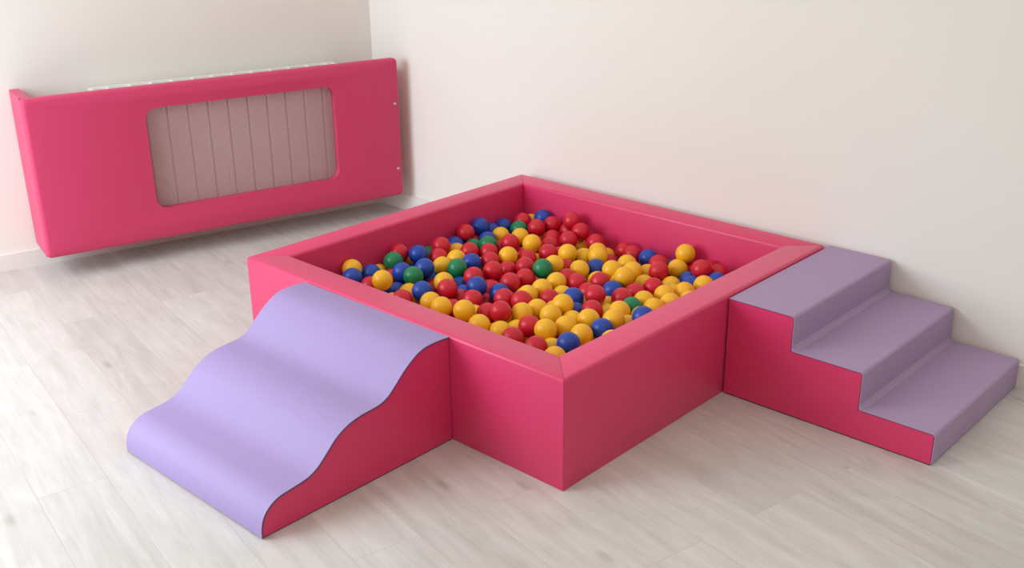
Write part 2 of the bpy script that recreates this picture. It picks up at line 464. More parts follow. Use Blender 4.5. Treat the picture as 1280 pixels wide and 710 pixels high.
# ------------------------------------------------------------------ wave slide
def slide():
    xa, xb = 0.3556, 1.0497
    r = empty('wave_slide', 'foam wave slide with lilac top and pink sides leaning against the ball pit', 'slide',
              (xb, -SY - .0025, 0), 0.0081)
    W = xb - xa
    prof = catmull([(0, .348), (-.05, .3505), (-.095, .348), (-.128, .338), (-.16, .319), (-.19, .296), (-.22, .269), (-.25, .245),
                    (-.28, .2335), (-.315, .230), (-.355, .2265), (-.398, .216), (-.44, .194), (-.475, .163), (-.51, .133), (-.545, .1165),
                    (-.595, .109), (-.64, .103), (-.672, .088), (-.694, .064), (-.704, .034), (-.706, .005)], 5)
    bm = bmesh.new()
    out = [(y, z) for y, z in prof] + [(0, .005)]
    # inset body so that the sheet sits on it
    prism_x(bm, [(y * .995, max(z - .003, .004)) for y, z in out], -W + .002, -.002)
    link_mesh('foam_body', bm, PINK, r, 30)
    # lilac sheet
    bm = bmesh.new()
    rows = []
    def nrm(i):
        a = prof[max(i - 1, 0)]; b = prof[min(i + 1, len(prof) - 1)]
        dy, dz = b[0] - a[0], b[1] - a[1]; l = math.hypot(dy, dz)
        return (dz / l, -dy / l)
    nx = 14
    for x in [-W + W * k / nx for k in range(nx + 1)]:
        rows.append([bm.verts.new((x, y, z)) for y, z in prof])
    low = []
    for x in (-W, 0):
        low.append([bm.verts.new((x, y * .994 , max(z - .0045, .004))) for y, z in prof])
    for A, B in zip(rows, rows[1:]):
        for k in range(len(prof) - 1):
            bm.faces.new((A[k], A[k + 1], B[k + 1], B[k]))
    for k in range(len(prof) - 1):
        bm.faces.new((rows[0][k], low[0][k], low[0][k + 1], rows[0][k + 1]))
        bm.faces.new((rows[-1][k], rows[-1][k + 1], low[1][k + 1], low[1][k]))
    sh = link_mesh('sliding_surface', bm, LILAC, r, 50)
    sh['label'] = 'smooth lilac wave surface'
    for x in (-W, 0.0):
        bm = bmesh.new()
        tube(bm, [(x, y * .9965, z - .0028) for y, z in prof], .0019, 6)
        link_mesh('edge_seam', bm, SEAM, r, 80)
    bm = bmesh.new(); box(bm, -W + .004, -.004, -.698, -.002, 0, .005)
    link_mesh('base_sheet', bm, UNDER, r)
slide()

# ------------------------------------------------------------------ steps
def steps():
    x0 = S + .0064
    yf, yb = -0.6494, 0.0326
    r = empty('foam_steps', 'three-step foam stairs with mauve treads and pink side against the right of the ball pit', 'steps', (x0, yf, 0))
    D = yb - yf
    n1, n2, n3 = .2345, .4726, .708
    h3, h2, h1 = .342, .2259, .1039
    bm = bmesh.new()
    e = .0048
    prism_y(bm, [(0, .004), (n3 - e, .004), (n3 - e, h1 - e), (n2 - e, h1 - e), (n2 - e, h2 - e), (n1 - e, h2 - e), (n1 - e, h3 - e), (0, h3 - e)], .0, D - .002)
    bevel_sharp(bm, .0055, 3)
    link_mesh('foam_body', bm, PINK, r, 35)
    def sheet(xr, zr, xn, zt, name):
        """tread from riser foot xr to nose xn at height zt, then riser down to zr"""
        bm = bmesh.new()
        rr = .010
        prof = [(xr, zt)] + [(xr + (xn - rr - xr) * k / 4, zt) for k in range(1, 4)]
        prof += [(xn - rr + rr * math.sin(math.radians(90 * k / 6)), zt - rr + rr * math.cos(math.radians(90 * k / 6))) for k in range(7)]
        prof += [(xn, zr)]
        th = .0022
        inner = [(xr, zt - th)] + [(x, zt - th) for x, z in prof[1:4]]
        inner += [(xn - rr + (rr - th) * math.sin(math.radians(90 * k / 6)), zt - rr + (rr - th) * math.cos(math.radians(90 * k / 6))) for k in range(7)]
        inner += [(xn - th, zr)]
        prism = prof + inner[::-1]
        a = [bm.verts.new((x, -.0012, z)) for x, z in prof]; b = [bm.verts.new((x, D, z)) for x, z in prof]
        c = [bm.verts.new((x, -.0012, z)) for x, z in inner]; d = [bm.verts.new((x, D, z)) for x, z in inner]
        m = len(prof)
        for k in range(m - 1):
            bm.faces.new((a[k], a[k + 1], b[k + 1], b[k])); bm.faces.new((c[k], d[k], d[k + 1], c[k + 1]))
            bm.faces.new((a[k], c[k], c[k + 1], a[k + 1])); bm.faces.new((b[k], b[k + 1], d[k + 1], d[k]))
        bm.faces.new((a[0], b[0], d[0], c[0])); bm.faces.new((a[-1], c[-1], d[-1], b[-1]))
        o = link_mesh(name, bm, LILAC2, r, 40)
        # rounded fillet welt where the riser meets the tread below
        if zr > .01:
            bm = bmesh.new()
            pr = [(xn - .001, zr + .016), (xn + .0015, zr + .013), (xn + .0035, zr + .008), (xn + .008, zr + .0035), (xn + .013, zr + .0015), (xn + .016, zr - .001), (xn - .001, zr - .001)]
            prism_y(bm, pr, -.0005, D)
            link_mesh('welt', bm, LILAC2, o, 60)
        return o
    sheet(0.0, h2, n1, h3, 'step_cover')['label'] = 'mauve vinyl of the top step'
    sheet(n1, h1, n2, h2, 'step_cover')['label'] = 'mauve vinyl of the middle step'
    sheet(n2, .005, n3, h1, 'step_cover')['label'] = 'mauve vinyl of the lowest step'
    bm = bmesh.new(); box(bm, .003, n3 - .006, .002, D - .004, 0, .004)
    link_mesh('base_sheet', bm, UNDER, r)
steps()

# ------------------------------------------------------------------ balls
RB = 0.0381
COL = {'R': RED, 'Y': YEL, 'B': BLU, 'G': GRN}
CN = {'R': 'red', 'Y': 'yellow', 'B': 'blue', 'G': 'green'}
BALLS = [
 ('Y', 0.1512, -1.1153, 0.2418, 'yellow ball in the left corner, blue at right, blue below'),
 ('B', 0.2108, -1.1633, 0.2349, 'blue ball in the left corner, red at right, yellow above'),
 ('B', 0.1848, -1.0526, 0.2127, 'blue ball in the left corner, blue at left and yellow at right'),
 ('Y', 0.1512, -0.9886, 0.1866, 'barely-seen yellow ball in the left corner, green at right'),
 ('G', 0.1912, -0.9445, 0.2350, 'green ball in the left corner, yellow at left'),
 ('R', 0.1512, -0.8794, 0.2422, 'red ball on the radiator side, blue at right'),
 ('B', 0.2146, -0.8361, 0.2392, 'blue ball on the radiator side, green at right'),
 ('B', 0.2920, -0.9903, 0.2285, 'blue ball in the left corner, green at right, green above'),
 ('G', 0.3676, -1.0019, 0.2340, 'green ball in the left corner, blue at right'),
 ('B', 0.3373, -0.9165, 0.2357, 'blue ball on the radiator side, green at left, blue below'),
 ('B', 0.3158, -0.8784, 0.1724, 'barely-seen blue ball on the radiator side, green at left'),
 ('Y', 0.3440, -1.1316, 0.2501, 'fully exposed yellow ball in the left corner, red at right'),
 ('R', 0.2781, -1.1354, 0.2106, 'red ball in the left corner, yellow at right, blue above'),
 ('B', 0.3267, -1.0488, 0.1746, 'blue ball in the left corner, red above'),
 ('G', 0.1512, -0.7175, 0.1898, 'barely-seen green ball on the radiator side'),
 ('R', 0.2277, -0.9925, 0.1871, 'red ball in the left corner, yellow at left, green above'),
 ('Y', 0.4014, -1.0561, 0.1916, 'half-hidden yellow ball in the left corner, green above'),
 ('B', 0.5081, -1.0866, 0.2362, 'blue ball in the left corner, yellow at left, green above'),
 ('R', 0.4830, -1.1604, 0.2189, 'half-hidden red ball in the left corner, blue at right'),
 ('Y', 0.4621, -1.1001, 0.1759, 'barely-seen yellow ball in the left corner, yellow at right, blue above'),
 ('Y', 0.3913, -1.1302, 0.1735, 'barely-seen yellow ball in the left corner, red at right'),
 ('R', 0.2094, -0.7074, 0.2388, 'red ball on the radiator side, green at left and yellow at right, red below'),
 ('R', 0.2535, -0.7664, 0.2169, 'half-hidden red ball on the radiator side, green at left'),
 ('B', 0.1620, -0.5865, 0.1992, 'blue ball on the radiator side, yellow below'),
 ('Y', 0.2221, -0.6343, 0.1962, 'half-hidden yellow ball on the radiator side, red at left, blue above'),
 ('R', 0.1581, -0.5187, 0.2353, 'red ball in the back corner, blue at right, red below'),
 ('B', 0.1512, -0.4270, 0.2393, 'blue ball in the back corner, red at left and blue at right, blue below'),
 ('R', 0.1512, -0.4704, 0.1757, 'red ball in the back corner, blue at right, green below'),
 ('G', 0.2175, -0.5319, 0.1880, 'green ball on the radiator side, green at right'),
 ('B', 0.2218, -0.4562, 0.2014, 'half-hidden blue ball in the back corner, green at left'),
 ('G', 0.2891, -0.5212, 0.2143, 'green ball in the back corner, green at left'),
 ('B', 0.1512, -0.3604, 0.2008, 'half-hidden blue ball in the back corner, blue at right'),
 ('B', 0.1512, -0.2835, 0.2022, 'half-hidden blue ball in the back corner, green at right'),
 ('Y', 0.2258, -0.3794, 0.2019, 'yellow ball in the back corner, blue at left, blue above'),
 ('R', 0.3581, -0.4628, 0.2220, 'red ball in the back corner, green above'),
 ('R', 0.2963, -0.6353, 0.2167, 'red ball on the radiator side, yellow at left, red above, blue below'),
 ('R', 0.3447, -0.5742, 0.2083, 'red ball on the radiator side, green at left and red at right'),
 ('R', 0.4326, -0.6579, 0.2143, 'red ball on the radiator side, blue at left and yellow at right'),
 ('Y', 0.4639, -0.5883, 0.2246, 'yellow ball on the radiator side, between two red ones, red above, red below'),
 ('Y', 0.3241, -0.7359, 0.2188, 'half-hidden yellow ball on the radiator side, green below'),
 ('Y', 0.3245, -0.8124, 0.2109, 'yellow ball on the radiator side, blue at left and green at right, red above'),
 ('G', 0.4151, -0.8193, 0.2266, 'green ball on the radiator side, yellow above'),
 ('B', 0.4005, -0.7276, 0.2197, 'blue ball on the radiator side, green at left and red at right'),
 ('R', 0.5181, -0.8349, 0.2217, 'red ball on the radiator side, blue at left, blue below'),
 ('R', 0.5381, -0.7521, 0.2272, 'fully exposed red ball in mid-pit, red below'),
 ('R', 0.5091, -0.6404, 0.1902, 'half-hidden red ball on the radiator side, red at left, yellow above, red below'),
 ('R', 0.2951, -0.4531, 0.1788, 'barely-seen red ball in the back corner, between two red ones, yellow above, red below'),
 ('Y', 0.4494, -0.9244, 0.2094, 'half-hidden yellow ball on the radiator side, blue at left, yellow above'),
 ('R', 0.5578, -1.0099, 0.2345, 'fully exposed red ball by the slide, yellow above'),
 ('B', 0.6129, -0.9148, 0.2308, 'blue ball in mid-pit, blue at left, leftmost of two'),
 ('B', 0.4603, -0.8526, 0.1739, 'half-hidden blue ball on the radiator side, green above'),
 ('B', 0.5248, -0.8944, 0.1710, 'blue ball on the radiator side, red at left, blue above'),
 ('R', 0.5703, -0.9556, 0.1814, 'half-hidden red ball by the slide, red at left, blue above'),
 ('R', 0.6523, -0.9767, 0.2076, 'red ball by the slide, blue above, yellow below'),
 ('Y', 0.5838, -1.1164, 0.2230, 'half-hidden yellow ball by the slide, leftmost of two'),
 ('Y', 0.6581, -1.1351, 0.2304, 'yellow ball by the slide, yellow at left and red at right, leftmost of four'),
 ('Y', 0.7435, -1.1094, 0.2340, 'fully exposed yellow ball by the slide, red above'),
 ('Y', 0.7056, -1.0237, 0.1782, 'barely-seen yellow ball by the slide, yellow at left and red at right, yellow below'),
 ('Y', 0.8434, -1.1374, 0.2170, 'yellow ball by the slide, between two yellow ones, second from left of four'),
 ('R', 0.7769, -1.0298, 0.2067, 'half-hidden red ball by the slide, red at right, red above, yellow below'),
 ('R', 0.8476, -1.0373, 0.2363, 'fully exposed red ball by the slide, yellow at right'),
 ('R', 0.5790, -0.8069, 0.1795, 'half-hidden red ball in mid-pit, blue at left and red at right, red above'),
 ('B', 0.6732, -0.8580, 0.2025, 'half-hidden blue ball in mid-pit, blue at left and red at right'),
 ('R', 0.7361, -0.9014, 0.2116, 'red ball in mid-pit, between two red ones, red below, rightmost of three'),
 ('R', 0.6173, -0.8680, 0.1505, 'half-hidden red ball in mid-pit, red at left, red above'),
 ('R', 0.6572, -0.7846, 0.2194, 'red ball in mid-pit, blue at left, rightmost of two'),
 ('Y', 0.8241, -0.9582, 0.1737, 'barely-seen yellow ball by the slide, yellow at left, red above, red below'),
 ('Y', 0.9160, -1.0307, 0.1830, 'yellow ball by the slide, yellow above'),
 ('Y', 0.9144, -1.1089, 0.2034, 'half-hidden yellow ball by the slide, rightmost of two'),
 ('R', 0.9956, -1.1367, 0.2136, 'red ball in the front corner, red at right'),
 ('R', 0.3878, -0.9161, 0.1640, 'barely-seen red ball on the radiator side, blue at left, blue above'),
 ('R', 0.2087, -0.2217, 0.2238, 'red ball in the back corner, blue at left, green below'),
 ('Y', 0.1927, -0.1512, 0.1981, 'barely-seen yellow ball in the back corner, red at left and blue at right'),
 ('B', 0.2616, -0.1512, 0.2322, 'blue ball in the back corner, red at left, red below'),
 ('G', 0.2459, -0.2877, 0.2114, 'green ball in the back corner, blue at left, red above'),
 ('R', 0.3112, -0.2485, 0.2231, 'fully exposed red ball in the back corner, blue above'),
 ('R', 0.3340, -0.1742, 0.2227, 'red ball in the back corner, red at left, red below, third from left of six'),
 ('R', 0.4458, -0.1768, 0.2645, 'red ball in the back corner, red at left, red below, rightmost of six'),
 ('R', 0.5134, -0.2015, 0.2376, 'red ball in the back corner, red at right, yellow below, rightmost of three'),
 ('R', 0.3917, -0.2378, 0.1898, 'half-hidden red ball in the back corner, red at left, red above'),
 ('R', 0.4584, -0.3291, 0.1991, 'half-hidden red ball in the back corner, yellow at left, red above, red below'),
 ('Y', 0.3140, -0.3547, 0.2102, 'yellow ball in the back corner, red at left, green above'),
 ('Y', 0.4523, -0.4363, 0.2340, 'yellow ball in the back corner, yellow at left, red above'),
 ('R', 0.5104, -0.2766, 0.2207, 'red ball in the back corner, yellow at right, red above'),
 ('R', 0.5944, -0.2031, 0.2078, 'red ball by the back wall, between two yellow ones, third from left of four'),
 ('R', 0.5397, -0.4373, 0.2136, 'red ball by the back wall, yellow at left, red above'),
 ('Y', 0.5051, -0.1945, 0.1614, 'half-hidden yellow ball in the back corner, red at right, red above'),
 ('Y', 0.6633, -0.2755, 0.2038, 'yellow ball by the back wall, yellow at left, red above, leftmost of two'),
 ('Y', 0.7275, -0.3555, 0.2224, 'yellow ball by the back wall, yellow at left, yellow above, blue below'),
 ('Y', 0.6250, -0.4176, 0.2272, 'yellow ball by the back wall, red above, red below'),
 ('Y', 0.6540, -0.3517, 0.1998, 'half-hidden yellow ball by the back wall, yellow at left, yellow above, yellow below'),
 ('R', 0.5083, -0.5260, 0.2068, 'half-hidden red ball in the back corner, yellow above'),
 ('R', 0.5824, -0.6196, 0.2170, 'red ball in mid-pit, red at left and green at right'),
 ('G', 0.6816, -0.6306, 0.2374, 'green ball in mid-pit, red at left'),
 ('Y', 0.6631, -0.5440, 0.2239, 'yellow ball in mid-pit, green at left and red at right'),
 ('R', 0.6614, -0.4747, 0.1905, 'half-hidden red ball by the back wall, between two yellow ones, red below'),
 ('Y', 0.7454, -0.4906, 0.2085, 'yellow ball by the back wall, blue at right, yellow above'),
 ('B', 0.7669, -0.4173, 0.1989, 'blue ball by the back wall, yellow at left, red below'),
 ('R', 0.4049, -0.1512, 0.2047, 'half-hidden red ball in the back corner, red at left, rightmost of two'),
 ('R', 0.6535, -0.6982, 0.2102, 'red ball in mid-pit, red at left, red above, yellow below, rightmost of three'),
 ('Y', 0.7769, -0.7438, 0.2132, 'yellow ball in mid-pit, between two yellow ones, green above'),
 ('Y', 0.7701, -0.6544, 0.2117, 'yellow ball in mid-pit, yellow at left and red at right, yellow above, yellow below'),
 ('R', 0.7453, -0.5665, 0.1957, 'half-hidden red ball in mid-pit, between two yellow ones, red above'),
 ('R', 0.8195, -0.5959, 0.2040, 'red ball in mid-pit, yellow at left and red at right'),
 ('Y', 0.8322, -0.4878, 0.1837, 'yellow ball by the back wall, red at left, blue above, red below'),
 ('R', 0.8897, -0.5451, 0.2113, 'red ball in mid-pit, red at left and blue at right, red below'),
 ('Y', 0.7791, -0.8233, 0.2126, 'half-hidden yellow ball in mid-pit, red at left and yellow at right, red above, yellow below'),
 ('R', 0.8119, -0.8926, 0.2210, 'red ball in mid-pit, red at left, red above, yellow below, second from left of three'),
 ('R', 0.8440, -0.7795, 0.2014, 'half-hidden red ball in mid-pit, yellow above, yellow below'),
 ('Y', 0.8402, -0.7032, 0.1917, 'yellow ball in mid-pit, blue at right'),
 ('B', 0.9253, -0.7437, 0.2174, 'blue ball in mid-pit, yellow at left, blue below'),
 ('R', 0.8917, -0.6194, 0.1917, 'half-hidden red ball in mid-pit, red at right, blue below'),
 ('R', 0.9934, -0.7051, 0.2346, 'red ball by the steps, red below'),
 ('Y', 0.9199, -0.6862, 0.1666, 'yellow ball in mid-pit, blue at left and red at right'),
 ('Y', 0.9696, -0.8536, 0.2380, 'yellow ball by the steps, red at left and blue at right'),
 ('Y', 0.9061, -0.8228, 0.1874, 'barely-seen yellow ball in mid-pit, between two yellow ones, red above, yellow below'),
 ('Y', 0.9798, -0.9287, 0.2246, 'yellow ball by the steps, yellow at right, red above, yellow below, leftmost of two'),
 ('B', 0.9773, -0.7936, 0.1905, 'barely-seen blue ball by the steps, yellow at left'),
 ('R', 1.0492, -0.7905, 0.2177, 'half-hidden red ball by the steps, blue at left, yellow below'),
 ('Y', 0.8880, -0.8940, 0.2099, 'half-hidden yellow ball in mid-pit, yellow at right, red below'),
 ('Y', 0.8852, -0.9702, 0.2190, 'yellow ball by the slide, red at left, yellow below'),
 ('Y', 1.0327, -0.8778, 0.2010, 'yellow ball by the steps, yellow at right, blue above, yellow below'),
 ('Y', 1.1048, -0.8790, 0.2277, 'yellow ball by the steps, yellow at right, red above, yellow below, rightmost of two'),
 ('Y', 1.0791, -0.9671, 0.2228, 'yellow ball in the front corner, blue above, blue below'),
 ('Y', 1.0581, -1.0453, 0.2316, 'yellow ball in the front corner, red at left and yellow at right'),
 ('R', 0.9822, -1.0397, 0.2211, 'red ball in the front corner, red below'),
 ('Y', 1.1604, -0.9837, 0.2229, 'yellow ball in the front corner, blue at left'),
 ('B', 1.1873, -1.0824, 0.2340, 'blue ball in the front corner'),
 ('R', 1.1097, -1.1509, 0.2206, 'half-hidden red ball in the front corner, red at left and yellow at right'),
 ('Y', 1.1138, -1.0798, 0.1912, 'half-hidden yellow ball in the front corner, yellow below'),
 ('R', 1.0345, -0.9687, 0.1600, 'barely-seen red ball in the front corner, blue at right, yellow above'),
 ('Y', 1.1964, -1.1595, 0.2136, 'half-hidden yellow ball in the front corner, rightmost of two'),
 ('R', 0.7853, -0.2073, 0.2037, 'red ball by the back wall, blue at right'),
 ('B', 0.8622, -0.2068, 0.2048, 'blue ball by the back wall, red at right'),
 ('R', 0.9328, -0.2375, 0.2059, 'half-hidden red ball by the back wall, blue at left and yellow at right, red below'),
 ('R', 1.0031, -0.3330, 0.2215, 'red ball in the right corner, between two yellow ones, red above, red below'),
 ('Y', 0.8367, -0.3108, 0.2034, 'yellow ball by the back wall, red at left and blue at right, red above'),
 ('Y', 0.8447, -0.4171, 0.2116, 'yellow ball by the back wall, blue at left, blue below'),
 ('Y', 0.9171, -0.3822, 0.2145, 'yellow ball by the back wall, yellow at left, red above, rightmost of two'),
 ('Y', 0.9625, -0.4956, 0.2359, 'fully exposed yellow ball in the right corner, yellow at left'),
 ('Y', 0.9366, -0.3124, 0.1887, 'half-hidden yellow ball by the back wall, yellow at left and red at right, blue above'),
 ('Y', 0.9914, -0.4083, 0.1864, 'half-hidden yellow ball in the right corner, red at right, red below'),
 ('Y', 0.9102, -0.4532, 0.1857, 'barely-seen yellow ball by the back wall, blue below'),
 ('B', 0.9635, -0.5647, 0.2020, 'blue ball by the steps, yellow above, yellow below'),
 ('R', 1.0435, -0.5357, 0.2038, 'half-hidden red ball by the steps, red at left, green below'),
 ('R', 1.0729, -0.4651, 0.2122, 'red ball in the right corner, yellow at left, yellow below'),
 ('Y', 1.0675, -0.3425, 0.1807, 'half-hidden yellow ball in the right corner, red at left and yellow at right, yellow above'),
 ('Y', 1.1437, -0.4952, 0.2103, 'yellow ball in the right corner, red at left, red above'),
 ('Y', 1.1155, -0.4025, 0.1812, 'barely-seen yellow ball in the right corner, yellow above, yellow below'),
 ('R', 0.7333, -0.2920, 0.1762, 'barely-seen red ball by the back wall, between two yellow ones, yellow above'),
 ('Y', 0.6570, -0.2102, 0.1635, 'barely-seen yellow ball by the back wall, yellow at left and red at right'),
 ('Y', 0.9912, -0.6270, 0.1666, 'barely-seen yellow ball by the steps, blue above, yellow below'),
 ('Y', 1.0337, -0.6910, 0.1705, 'barely-seen yellow ball by the steps, yellow at right'),
 ('G', 1.1202, -0.6592, 0.2075, 'half-hidden green ball by the steps, yellow at left'),
 ('R', 1.0515, -0.6256, 0.2142, 'red ball by the steps, yellow at left and green at right'),
 ('Y', 1.1161, -0.5821, 0.2069, 'half-hidden yellow ball by the steps, green at left'),
 ('Y', 1.1854, -0.6186, 0.2088, 'half-hidden yellow ball by the steps, yellow at right, red above'),
 ('Y', 1.1256, -0.7365, 0.2185, 'half-hidden yellow ball by the steps, green at right'),
 ('Y', 1.1774, -0.8364, 0.2326, 'yellow ball by the steps, blue at left and yellow at right, yellow above'),
 ('B', 1.2503, -0.7697, 0.2434, 'half-hidden blue ball by the steps, yellow at left, yellow above'),
 ('Y', 1.1881, -0.6948, 0.2019, 'barely-seen yellow ball by the steps, green above'),
 ('Y', 1.1908, -0.7710, 0.1945, 'barely-seen yellow ball by the steps, blue at right, yellow above'),
 ('B', 1.1886, -0.9123, 0.2275, 'blue ball by the steps, yellow at right, leftmost of two'),
 ('Y', 1.2566, -0.9467, 0.2168, 'barely-seen yellow ball in the front corner'),
 ('Y', 1.2029, -0.5443, 0.2104, 'half-hidden yellow ball by the steps, yellow at left, yellow above'),
 ('Y', 1.0104, -0.1708, 0.2503, 'fully exposed yellow ball in the right corner, rightmost of two'),
 ('Y', 1.0202, -0.2343, 0.2079, 'yellow ball in the right corner, between two red ones, yellow above, yellow below'),
 ('R', 1.1389, -0.2540, 0.2399, 'red ball in the right corner, blue at right'),
 ('R', 1.0294, -0.1512, 0.1783, 'barely-seen red ball in the right corner, yellow above, blue below'),
 ('R', 1.1715, -0.1896, 0.2132, 'half-hidden red ball in the right corner'),
 ('B', 1.0883, -0.2594, 0.1822, 'half-hidden blue ball in the right corner, yellow at left and red at right'),
 ('B', 1.1385, -0.3164, 0.1948, 'blue ball in the right corner, yellow at right'),
 ('B', 1.2102, -0.2560, 0.2079, 'blue ball in the right corner, rightmost of three'),
 ('Y', 1.2077, -0.3405, 0.2183, 'half-hidden yellow ball in the right corner, blue at left, red above'),
 ('Y', 1.1820, -0.4261, 0.2113, 'yellow ball in the right corner, blue above'),
 ('Y', 1.2395, -0.4769, 0.2080, 'barely-seen yellow ball in the right corner, rightmost of two'),
 ('R', 1.1058, -0.1512, 0.2019, 'barely-seen red ball in the right corner, red at left'),
 ('B', 0.1614, -1.0178, 0.1096, 'barely-seen blue ball in the left corner, leftmost of two'),
 ('B', 0.2388, -1.0188, 0.1128, 'barely-seen blue ball in the left corner, rightmost of two'),
 ('Y', 0.9175, -0.9633, 0.0994, 'barely-seen yellow ball by the slide, red at left'),
 ('Y', 0.6489, -0.7689, 0.1434, 'barely-seen yellow ball in mid-pit, red at left and yellow at right, yellow below'),
 ('B', 0.1712, -0.4814, 0.1022, 'barely-seen blue ball in the back corner, green above'),
 ('Y', 0.2517, -0.3411, 0.1303, 'yellow ball in the back corner, yellow at left, yellow above'),
 ('Y', 0.6455, -0.3516, 0.1112, 'barely-seen yellow ball by the back wall, red at left, yellow above, red below'),
 ('Y', 0.8392, -0.2848, 0.1079, 'barely-seen yellow ball by the back wall, between two yellow ones, red below'),
 ('B', 0.6879, -0.1512, 0.1249, 'barely-seen blue ball by the back wall, red above'),
 ('R', 0.6169, -1.0470, 0.1847, 'barely-seen red ball by the slide, between two yellow ones, red above'),
 ('Y', 0.8485, -1.0625, 0.1635, 'barely-seen yellow ball by the slide, yellow at right'),
 ('B', 0.2514, -0.9205, 0.1733, 'blue ball on the radiator side, between two blue ones, red below'),
 ('Y', 1.1667, -0.9278, 0.1553, 'barely-seen yellow ball by the steps, yellow at left, blue above'),
 ('B', 0.2051, -0.8594, 0.1664, 'barely-seen blue ball on the radiator side, green below'),
 ('R', 0.7338, -0.8494, 0.1549, 'barely-seen red ball in mid-pit, red above, yellow below'),
 ('Y', 0.1512, -0.7953, 0.1773, 'barely-seen yellow ball on the radiator side, green at left'),
 ('Y', 0.7190, -0.7764, 0.1742, 'barely-seen yellow ball in mid-pit, red at left and yellow at right, red below'),
 ('R', 0.5026, -0.7145, 0.1702, 'barely-seen red ball on the radiator side, blue at left, red above'),
 ('R', 0.5915, -0.7296, 0.1765, 'barely-seen red ball in mid-pit, red above, blue below'),
 ('Y', 0.3678, -0.6505, 0.1732, 'yellow ball on the radiator side, red at right, blue below'),
 ('R', 0.6133, -0.6583, 0.1575, 'barely-seen red ball in mid-pit, yellow at right, red above, red below'),
 ('R', 0.4101, -0.5863, 0.1695, 'barely-seen red ball on the radiator side, between two red ones, red above, red below'),
 ('R', 0.6364, -0.5851, 0.1645, 'barely-seen red ball in mid-pit, red at left, green above'),
 ('R', 0.4396, -0.5130, 0.1745, 'barely-seen red ball in the back corner, yellow at left, red above, leftmost of two'),
 ('R', 0.4063, -0.4341, 0.1693, 'barely-seen red ball in the back corner, yellow at left, yellow above, red below'),
 ('Y', 0.4819, -0.4480, 0.1639, 'yellow ball in the back corner, red at left, green below'),
 ('R', 0.3875, -0.3620, 0.1885, 'barely-seen red ball in the back corner, red at right, green below'),
 ('R', 0.5440, -0.3661, 0.1845, 'barely-seen red ball by the back wall, red at left'),
 ('R', 0.3440, -0.2954, 0.1713, 'barely-seen red ball in the back corner, yellow at left, red above, rightmost of two'),
 ('R', 0.2210, -0.2459, 0.1517, 'barely-seen red ball in the back corner, red at left and yellow at right, yellow above'),
 ('R', 0.4615, -0.2579, 0.1642, 'barely-seen red ball in the back corner, between two red ones, yellow below'),
 ('Y', 0.2761, -0.1925, 0.1689, 'yellow ball in the back corner, yellow at left, blue above, red below'),
 ('R', 0.7189, -0.1697, 0.1930, 'red ball by the back wall, red at right'),
 ('B', 0.9547, -0.1710, 0.1738, 'barely-seen blue ball by the back wall, rightmost of two'),
]
